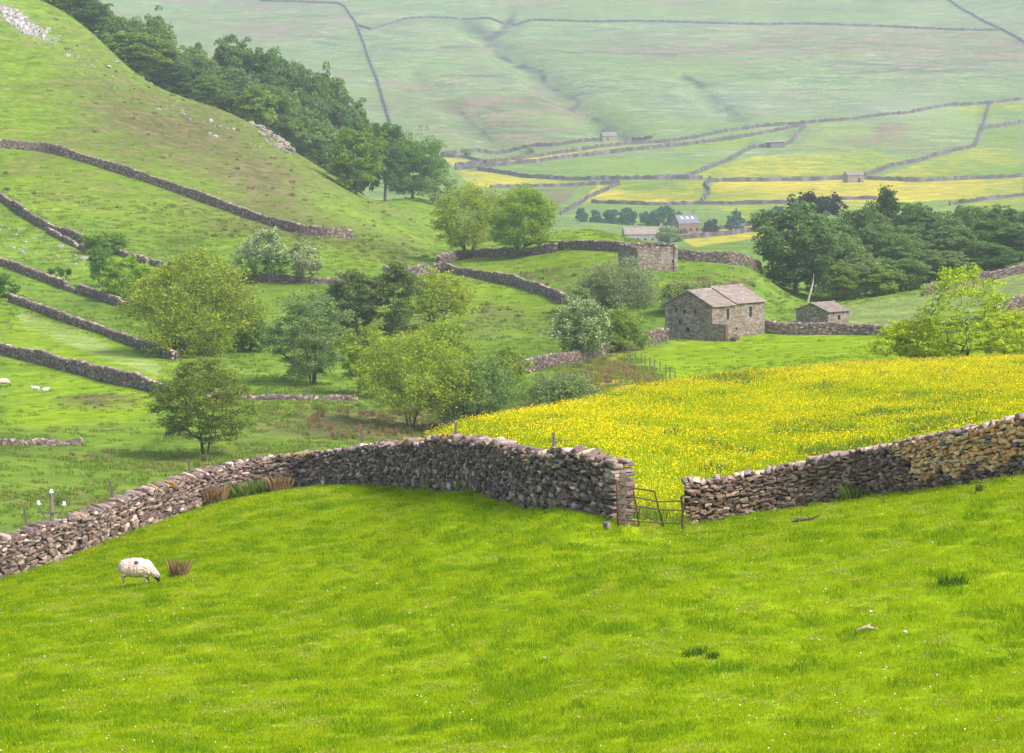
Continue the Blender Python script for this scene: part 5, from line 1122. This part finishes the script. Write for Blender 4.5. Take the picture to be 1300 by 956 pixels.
def gridpts(step, d0, d1, c0, c1, seed, cond):
    """jittered square grid in plan, kept where cond(c, d) holds"""
    r = np.random.default_rng(seed); x0 = (c0-CX)/F*d1 if c0 < CX else (c0-CX)/F*d0; x1 = (c1-CX)/F*d1
    X, Y = np.meshgrid(np.arange(x0, x1, step), np.arange(d0, d1, step)); X = X+r.uniform(-.5, .5, X.shape)*step; Y = Y+r.uniform(-.5, .5, X.shape)*step
    X = X.ravel(); Y = Y.ravel(); c = CX+F*X/Y; k = (c > c0) & (c < c1) & (Y > d0) & (Y < d1); X = X[k]; Y = Y[k]; c = c[k]; k = cond(c, Y); X = X[k]; Y = Y[k]
    return X, Y, gz(X, Y), CX+F*X/Y
def dwall(c): return np.interp(c, WC, WD)
M['g_bright'] = leafmat('grass_blade', (.39,.49,.006), .3, .5); M['g_rank'] = leafmat('rank_turf', (.17,.31,.010), .3, .4); M['g_lush'] = leafmat('lush_grass_blade', (.255,.40,.005), .35, .45); M['g_dark'] = leafmat('rank_grass', (.075,.16,.015), .3, .4); M['g_yell'] = leafmat('dry_grass', (.40,.42,.09), .25, .4)
M['g_mid'] = leafmat('meadow_blade', (.21,.31,.035), .35, .45); M['rush'] = leafmat('brown_rush', (.30,.20,.11), .4, .2); M['rushg'] = leafmat('green_rush', (.15,.22,.05), .4, .3); M['petal'] = leafmat('buttercup_petal', (.86,.68,.010), .10, .3); M['straw'] = leafmat('pale_straw', (.42,.42,.2), .3, .4)
M['white_f'] = leafmat('daisy_petal', (.8,.8,.75), .1, .3)
# pasture in front of the wall
X, Y, Z, cc = gridpts(.40, 41, 112, -130, 1430, 5, lambda c, d: d < dwall(c)-.25)
nz = fbm(X/.75, Y/.9, 3, 3); nb = fbm(X/6., Y/6., 9, 3); r = np.random.default_rng(2)
n2 = vnoise(X/.7+5, Y/1.0, 41)*.5+nz+nb*.4; q = r.uniform(size=len(X)); wh = np.where(q < np.clip(.20+.95*n2, .05, .7), 2, np.where(nz < -.33, 3, r.integers(0, 2, len(X)))); wh = np.where((vnoise(X/.8, Y/.8, 77)+.6*n2 > 1.02) & (q < .7), 4, wh)
s_ = .75+.35*np.clip(nz+.3, 0, 1.2)+np.where(wh == 2, .1, 0)
srcs = [blades('grass_patch', 130, .32, .03, .08, .016, 1, ['g_bright'], lean=1.1), blades('grass_patch', 130, .32, .03, .07, .016, 2, ['g_bright','white_f'], flowers=1, fs=.03, fh=(.06,.08)), blades('grass_patch', 130, .32, .04, .10, .015, 3, ['g_lush'], lean=.9), blades('grass_patch', 110, .32, .03, .09, .014, 4, ['g_bright','g_yell'], flowers=40, fs=.05, fh=(.02,.07)), blades('grass_patch', 130, .32, .06, .15, .014, 6, ['g_rank'])]
scatter('pasture_grass', np.stack([X, Y, Z], 1), s_, wh, srcs, 'short bright green grazed turf of the foreground pasture')
# buttercup meadow
def bcond(c, d): return (d > dwall(c)+.4) & (c > 470+(d-dwall(c))*1.2)
X, Y, Z, cc = gridpts(.85, 74, 226, 380, 1460, 6, bcond)
nz = fbm(X/4.2, Y/6., 13, 4)+.25*vnoise(X/1.3, Y/1.6, 19); edge = np.clip((cc-500)/230, 0, 1)*.5-.28; val = nz*1.2+.22*vnoise(X/.9, Y/1.1, 23)-.02+edge+np.random.default_rng(3).normal(0, .1, len(X))-.5*np.exp(-((Y-dwall(cc)-1)/5)**2)*np.exp(-((cc-835)/60)**2)
wh = np.where(val > .18, 0, np.where(val > -.05, 1, np.where(val > -.3, 2, 3)))
srcs = [blades('meadow_patch', 60, .55, .1, .26, .03, 11, ['g_bright','petal'], flowers=42, fs=.052, fh=(.14,.36)), blades('meadow_patch', 90, .55, .1, .27, .03, 12, ['g_bright','petal'], flowers=23, fs=.050, fh=(.14,.34)), blades('meadow_patch', 110, .55, .1, .28, .03, 13, ['g_bright','petal'], flowers=12, fs=.055, fh=(.14,.32)), blades('meadow_patch', 130, .55, .12, .34, .03, 14, ['g_mid','petal'], flowers=5, fs=.05, fh=(.16,.34))]
r = np.random.default_rng(9); wh = np.where(r.uniform(size=len(X)) < .02+.30*np.clip((Y-np.interp(cc, [500,700,870,1080,1300], [118,134,150,178,198]))/8, 0, 1), 4, wh)
srcs.append(blades('meadow_patch', 60, .5, .2, .42, .03, 15, ['rushg','petal'], flowers=22, fs=.055, fh=(.2,.36)))
scatter('buttercup_meadow', np.stack([X, Y, Z], 1), np.random.default_rng(4).uniform(.85, 1.2, len(X)), wh, srcs, 'dense yellow buttercups in long meadow grass')
# tussocks over valley floor, slopes and hill
tus = [blades('tussock', 90, .6, .10, .30, .05, 21, ['g_mid'], clump=6), blades('tussock', 80, .6, .12, .35, .05, 22, ['g_mid','rush'], clump=5, flowers=40, fs=.11, fh=(.05,.25)), blades('tussock', 110, .55, .25, .65, .045, 23, ['rush','rushg'], clump=4, flowers=30, fs=.12, fh=(.1,.4)), blades('tussock', 110, .55, .25, .6, .045, 24, ['rushg','rush'], clump=4, flowers=25, fs=.10, fh=(.1,.4)), blades('tussock', 80, .6, .10, .25, .05, 25, ['straw'], clump=8)]
def grow(name, step, d0, d1, c0, c1, seed, cond, label, scale=1.):
    X, Y, Z, cc = gridpts(step, d0, d1, c0, c1, seed, cond)
    R = L(rough, cc, Y); U = L(lush, cc, Y); Pm = L(pale, cc, Y); r = np.random.default_rng(seed); n1 = fbm(X/9, Y/9, seed, 3); q = r.uniform(size=len(X))
    keep = q < np.clip(.55+n1-.55*U+.5*R, .08, 1); X, Y, Z, R, U, Pm, n1, cc = [a[keep] for a in (X, Y, Z, R, U, Pm, n1, cc)]; q = r.uniform(size=len(X))
    wh = np.where(Pm > .2, 4, np.where((R > .62) & (q < R*.38), 2, np.where((R > .3) & (q < R*.22), 3, np.where((q > .6) & (R > .2), 1, 0))))
    s_ = scale*r.uniform(.6, 1.35, len(X))*np.where(U > .4, .55, 1.)
    scatter(name, np.stack([X, Y, Z], 1), s_, wh, tus, label, seed)
out = lambda c, d: (d > dwall(c)+1) & ~bcond(c, d)
grow('valley_grass', 1.5, 195, 330, -60, 1360, 31, lambda c, d: out(c, d) | (d > 226), 'uneven rushy grass on the valley floor', 1.0)
grow('slope_grass', 2.1, 330, 520, -60, 1360, 32, lambda c, d: d > 0, 'tussocky grass on the middle slopes and banks', 1.0)
grow('hill_grass', 5.0, 480, 760, -60, 620, 33, lambda c, d: d > 0, 'coarse grass and bent on the left hillside', .9)
# single rush clumps close by
def rush(px, py, d0, d1, hgt, wid, label, seed, mats=('rush','rushg'), name='rush_clump', d=None):
    p = at(px, py, d0, d1) if d is None else atd(px, d); o = blades(name, 330, wid*.30, hgt*.2, hgt*1.15, .012, seed, list(mats), lean=.5, clump=5, flowers=42, fs=.03, fh=(.1,hgt*.7)); C.objects.link(o); o.location = tuple(p); tag(o, label, 'rushes', None, 'thing')
rush(226, 733, 70, 96, .55, .7, 'single brown rush clump in the turf just right of the nearest sheep', 41)
rush(271, 652, 98, 109, .75, 1.0, 'brown rush clump in front of the long wall, left of the green clumps', 42, d=107.5)
rush(300, 645, 98, 109, .7, 1.5, 'green rush clump at the foot of the long wall between two brown ones', 43, ('rushg','rush'), d=108)
rush(322, 642, 98, 109, .7, 1.2, 'second green rush clump at the wall foot, beside the right brown clump', 47, ('rushg','g_dark'), d=108.2)
rush(356, 632, 98, 110, .7, 1.3, 'reddish brown rush clump at the foot of the long wall, right of the green ones', 44, d=107.8)
rush(1205, 745, 50, 66, .22, 1.5, 'dark green tuft in the turf on the right', 45, ('g_dark','g_dark'), 'grass_tuft')
rush(885, 833, 44, 60, .16, 1.1, 'dark green tuft in the turf low in the middle right', 46, ('g_dark','g_dark'), 'grass_tuft')
rush(1243, 626, 70, 76, .25, .35, 'small green rush tuft below the orange wall stones', 48, ('rushg','g_dark'))
rush(1078, 630, 74, 81.5, .5, 1.4, 'thin green grass fringe at the foot of the coursed wall', 49, ('rushg','g_mid'))
# boulders and scree
def rock(name, loc, sz, seed, mat, label=None, group=None, cat='stone', link=True):
    st = Stones(); st.add((0,0,sz[2]*.25), np.random.default_rng(seed).uniform(0, 3), sz, np.array(mat)); o = st.build(name, M['stone'], None, True, seed); o.location = tuple(loc); tag(o, label, cat, group, 'thing'); return o
rock('boulder', at(582, 622, 80, 100), (.75,.45,.36), 3, (.62,.60,.56), 'large white stone lying against the foot of the long wall')
rock('boulder', at(601, 625, 80, 100), (.22,.2,.3), 4, (.55,.52,.5), 'small white stone right beside the large white one at the wall foot')
rock('boulder', at(770, 672, 66, 76), (.3,.26,.26), 5, (.20,.17,.14), 'mossy boulder at the foot of the gate end of the long wall')
specks = [(8,790),(232,773),(250,768),(385,752),(437,747),(447,741),(546,728),(520,779),(541,772),(575,794),(665,717),(1101,680),(1183,689),(1050,766),(1105,777),(1030,812),(1040,813),(1149,803),(693,836),(1125,848),(230,815),(57,834),(1190,858),(785,786)]
base_ = None
for k, (x, y) in enumerate(specks):
    p = at(x, y, 40, 95)
    if base_ is None: base_ = rock('pebble', p, (.075,.055,.045), 9, (.75,.74,.7), 'small white stone lying in the turf', 'white stones scattered in the turf')
    else:
        o = base_.copy(); C.objects.link(o); o.location = tuple(p); o.rotation_euler = (0,0,k*1.3); f_ = .7+.5*((k*37) % 10)/10; o.scale = (f_,)*3
def scree(name, poly, n, d0, d1, s0, s1, label, seed, col=(.40,.36,.36)):
    r = np.random.default_rng(seed); st = Stones(); k = 0; xs = [p[0] for p in poly]; ys = [p[1] for p in poly]; o0 = None
    while k < n:
        x = r.uniform(min(xs), max(xs)); y = r.uniform(min(ys), max(ys)); ins = False
        for i in range(len(poly)):
            (a, b), (c, d) = poly[i], poly[(i+1) % len(poly)]
            if (b > y) != (d > y) and x < (c-a)*(y-b)/(d-b)+a: ins = not ins
        if not ins: continue
        p = at(x, y, d0, d1); o0 = p if o0 is None else o0; s_ = s0*(s1/s0)**(r.uniform()**2.5)
        q = p-o0; st.add((q[0], q[1], q[2]+s_*.15), r.uniform(0, 3), (s_*r.uniform(.8, 1.5), s_, s_*r.uniform(.5, .9)), np.array(col)*r.uniform(.6, 1.3)); k += 1
    o = st.build(name, M['stone'], None, n < 160, seed); o.location = tuple(o0); o['kind'] = 'stuff'; o['label'] = label
scree('scree', [(0,8),(22,14),(40,30),(60,42),(55,50),(30,42),(5,25)], 260, 520, 760, .35, 1.3, 'pale scree spilling down the top left of the hill', 51, (.52,.46,.46))
scree('scattered_rocks', [(20,40),(60,25),(120,60),(170,90),(230,120),(330,165),(370,190),(300,190),(200,140),(110,95)], 120, 520, 760, .3, 1.2, 'loose pale stones strewn over the left hill', 52)
scree('outcrop', [(312,147),(335,158),(352,172),(372,190),(368,196),(345,186),(325,165)], 90, 560, 730, .5, 2.4, 'broken rocky lip on the crest of the left hill', 53, (.34,.27,.24))
scree('rocks_below_wall', [(0,285),(55,300),(110,325),(110,345),(40,330),(0,305)], 34, 420, 520, .3, 1.2, 'grey stones fallen below the crumbling wall', 54)

# ------------------------------------------------------------------ gate, posts, fence, pole
def gpt(px, py): return unproj(px, py, 74.35+(79.0-74.35)*(px-783)/(867-783))
gate_o = gpt(783, 668); gate = empty('field_gate', tuple(gate_o), 'bent and sagging red-brown metal gate across the gap between two walls', 'gate')
def gtube(name, pts, r_, mat='rust'):
    mb = MB(); mb.tube([tuple(gpt(*p)-gate_o) for p in pts], r_, 8); return mb.build(name, M[mat], gate, True)
gtube('gate_rail', [(783,614),(806,620),(831,624)], .022)
gtube('gate_rail', [(783,627),(805,631),(836,637),(867,636)], .020)
gtube('gate_rail', [(783,639),(812,643),(838,647),(867,648)], .020)
gtube('gate_rail', [(783,649),(800,650),(812,650)], .018)
gtube('gate_rail', [(783,658),(812,662),(840,664),(867,665)], .020)
gtube('gate_rail', [(783,664),(800,665),(812,667)], .016)
gtube('gate_brace', [(808,649),(826,658),(843,668)], .018)
gtube('gate_stile', [(783,609),(784,640),(785,671)], .030)
gtube('gate_upright', [(804,621),(808,645),(811,666)], .020)
gtube('gate_upright', [(831,624),(836,645),(842,667)], .022)
q0 = gpt(866, 668); mb = MB(); mb.tube([tuple(gpt(865,630)-q0), tuple(gpt(867,650)-q0), (0,0,-.3)], .035, 8); o = mb.build('gate_post', M['rust'], loc=tuple(q0)); tag(o, 'thin rusty latch post against the end of the coursed wall', 'post', None, 'thing')
q0 = unproj(790, 668, 75.0); q0[2] = float(gz(q0[0], q0[1]))
mb = MB(); mb.hexa([(-.10,-.11,-.4),(.10,-.11,-.4),(.11,.1,-.4),(-.1,.1,-.4)], [(-.08,-.1,1.47),(.09,-.1,1.42),(.1,.09,1.45),(-.08,.09,1.5)]); o = mb.build('gate_post', M['wood'], loc=tuple(q0)); tag(o, 'stout grey wooden hanging post at the left side of the gate', 'post', None, 'thing')
# squared end of the long wall, built of flat through-stones
we = Stones(); r = np.random.default_rng(8); p0 = nw[-1]; dvec = np.array([p0[0]-nw[-2][0], p0[1]-nw[-2][1]]); dvec = dvec/np.linalg.norm(dvec); z0 = float(gz(p0[0], p0[1])); z = -.1; k = 0
while z < 1.62:
    hh_ = r.uniform(.09, .16); 
    for s_ in (-.21, .21):
        we.add((p0[0]+dvec[0]*.12-dvec[1]*s_*-1, p0[1]+dvec[1]*.12-dvec[0]*s_, z0+z+hh_/2), math.atan2(dvec[1], dvec[0])+math.pi/2+r.normal(0, .06), (.46*(1-.12*z), .42, hh_*1.08), PAL[r.integers(len(PAL))]*1.2, 0, 0)
    z += hh_
end = [o for o in C.objects if o.name == 'dry_stone_wall'][0]
o = we.build('wall_end', M['stone'], end, True, 12, power=.35); o.location = tuple(-np.array(end.location))
# posts just behind the long wall
for k, (px, top, d, lean, lab) in enumerate([(138,610,106,.16,'leaning wooden post behind the wall above the nearest sheep'),(238,583,110,.12,'leaning wooden post behind the long wall near the brown rushes'),(458,543,111,0,'upright post behind the long wall left of the highest rubble heap'),(578,537,97,0,'upright post behind the long wall right of the yellow ash'),(703,549,82,0,'short post behind the right part of the long wall'),(27,642,106,.14,'leaning post behind the wall at the left edge, left of the power pole')]):
    p = atd(px, d+.9); t = unproj(px-lean*8, top, d+.9); hgt = t[2]-p[2]; mb = MB()
    mb.hexa([(lean*hgt*.8+dx, dy, -.35) for dx, dy in ((-.045,-.045),(.045,-.045),(.045,.045),(-.045,.045))], [(-lean*.6+dx, dy, hgt) for dx, dy in ((-.04,-.04),(.04,-.04),(.04,.04),(-.04,.04))])
    o = mb.build('fence_post', M['wood'], loc=tuple(p)); tag(o, lab, 'post', None, 'thing')
# post and wire fence down from the barn wall
fp = [(846,437),(838,438),(832,440),(824,441),(816,443),(809,445),(803,447),(797,449),(800,454),(807,458),(814,461),(819,464),(825,467),(831,470),(838,473),(845,477),(851,482),(857,487)]
f0 = at(*fp[0], 240, 372); fr = empty('wire_fence', tuple(f0), 'post and wire fence turning downhill beside the barn pasture', 'fence'); prev = None; wires = MB()
for k, (x, y) in enumerate(fp):
    p = at(x, y, 235, 372)-f0; h_ = 1.15; mb = MB(); r_ = .055; lx = rng.normal(0, .04)
    mb.hexa([(p[0]+dx*r_, p[1]+dy*r_, p[2]-.3) for dx, dy in ((-1,-1),(1,-1),(1,1),(-1,1))], [(p[0]+lx+dx*r_, p[1]+dy*r_, p[2]+h_) for dx, dy in ((-1,-1),(1,-1),(1,1),(-1,1))]); mb.build('post', M['wood'], fr)
    if prev is not None:
        w = MB()
        for z in (.35,.65,.95): w.tube([tuple(prev+np.array([0,0,z])), tuple(p+np.array([0,0,z]))], .008, 4)
        for vv in w.f: pass
        n0 = len(wires.v); wires.v += w.v; wires.f += [tuple(i+n0 for i in q) for q in w.f]
    prev = p
wires.build('wire', M['dark'], fr)
# posts along the ankle-high wall on the valley floor
for k, px in enumerate([308,344,362,392,432]):
    p = at(px, 504, 280, 330); mb = MB(); mb.box((0,0,.45), (.1,.1,1.3)); o = mb.build('fence_post', M['wood'], loc=tuple(p)); tag(o, 'thin post standing by the ankle-high wall on the valley floor', 'post', 'posts by the ankle-high wall', 'thing')
# power pole with three insulators
d = 148; p = atd(60, d); kx = d/F; top = unproj(60, 625, d)[2]-p[2]; pole = empty('power_pole', tuple(p), 'top of a wooden power pole with three white insulators showing over the wall', 'pole')
mb = MB(); mb.tube([(0,0,-.5), (0,0,top-.1)], [.11,.09], 10); mb.build('post', M['wood'], pole, True)
mb = MB(); mb.box((0,-.1,top-1.08), (1.1,.07,.09)); mb.build('cross_arm', M['wood'], pole)
for s_ in (-1, 1):
    mb = MB(); mb.tube([(0,-.08,top-1.75), (s_*.42,-.08,top-1.2), (s_*.66,-.08,top-.75)], .035, 6); mb.build('arm_brace', M['wood'], pole)
M['porcelain'] = simple('white_porcelain', (.8,.8,.8), .05, 2, .2)
for (x, z) in ((0, top), (-.68, top-.62), (.66, top-.66)):
    mb = MB(); mb.tube([(x,-.08,z-.15), (x,-.08,z-.02)], .04, 10); mb.tube([(x,-.08,z-.02), (x,-.08,z+.02), (x,-.08,z+.10)], [.13,.14,.06], 12); mb.tube([(x,-.08,z+.09), (x,-.08,z+.13), (x,-.08,z+.19)], [.10,.10,.04], 12); mb.build('insulator', M['porcelain'], pole, True)
for (x, z) in ((0, top+.1), (-.68, top-.52), (.66, top-.56)):
    e = Vector((-30, 22, 5)); mb = MB(); s0 = Vector((x, -.08, z)); mb.tube([tuple(s0.lerp(s0+e, t/8)-Vector((0,0,3.2*(t/8)*(1-t/8)))) for t in range(9)], .008, 5); mb.build('cable', M['dark'], pole)
# fallen branch in the turf
p = at(1022, 664, 60, 84); mb = MB(); mb.tube([(-.35,0,.03), (-.1,0,.08), (.15,0,.10), (.42,.02,.22)], [.02,.045,.04,.015], 6); mb.tube([(-.1,0,.08), (-.3,-.05,.14)], [.03,.01], 5); mb.tube([(.15,0,.1), (.05,.1,.2)], [.025,.008], 5)
o = mb.build('fallen_branch', M['bark'], loc=tuple(p)); tag(o, 'short fallen branch lying in the turf right of the gate', 'branch', None, 'thing')
p = at(1100, 801, 45, 66); mb = MB(); mb.tube([(-.2,0,.02), (0,.03,.07), (.22,-.02,.04)], [.015,.05,.03], 6); mb.tube([(0,.03,.07), (.1,.1,.13)], [.03,.01], 5); o = mb.build('driftwood_root', simple('bleached_wood', (.45,.35,.22), .3, 8), loc=tuple(p)); tag(o, 'small pale broken piece of wood in the turf at lower right', 'wood', None, 'thing')
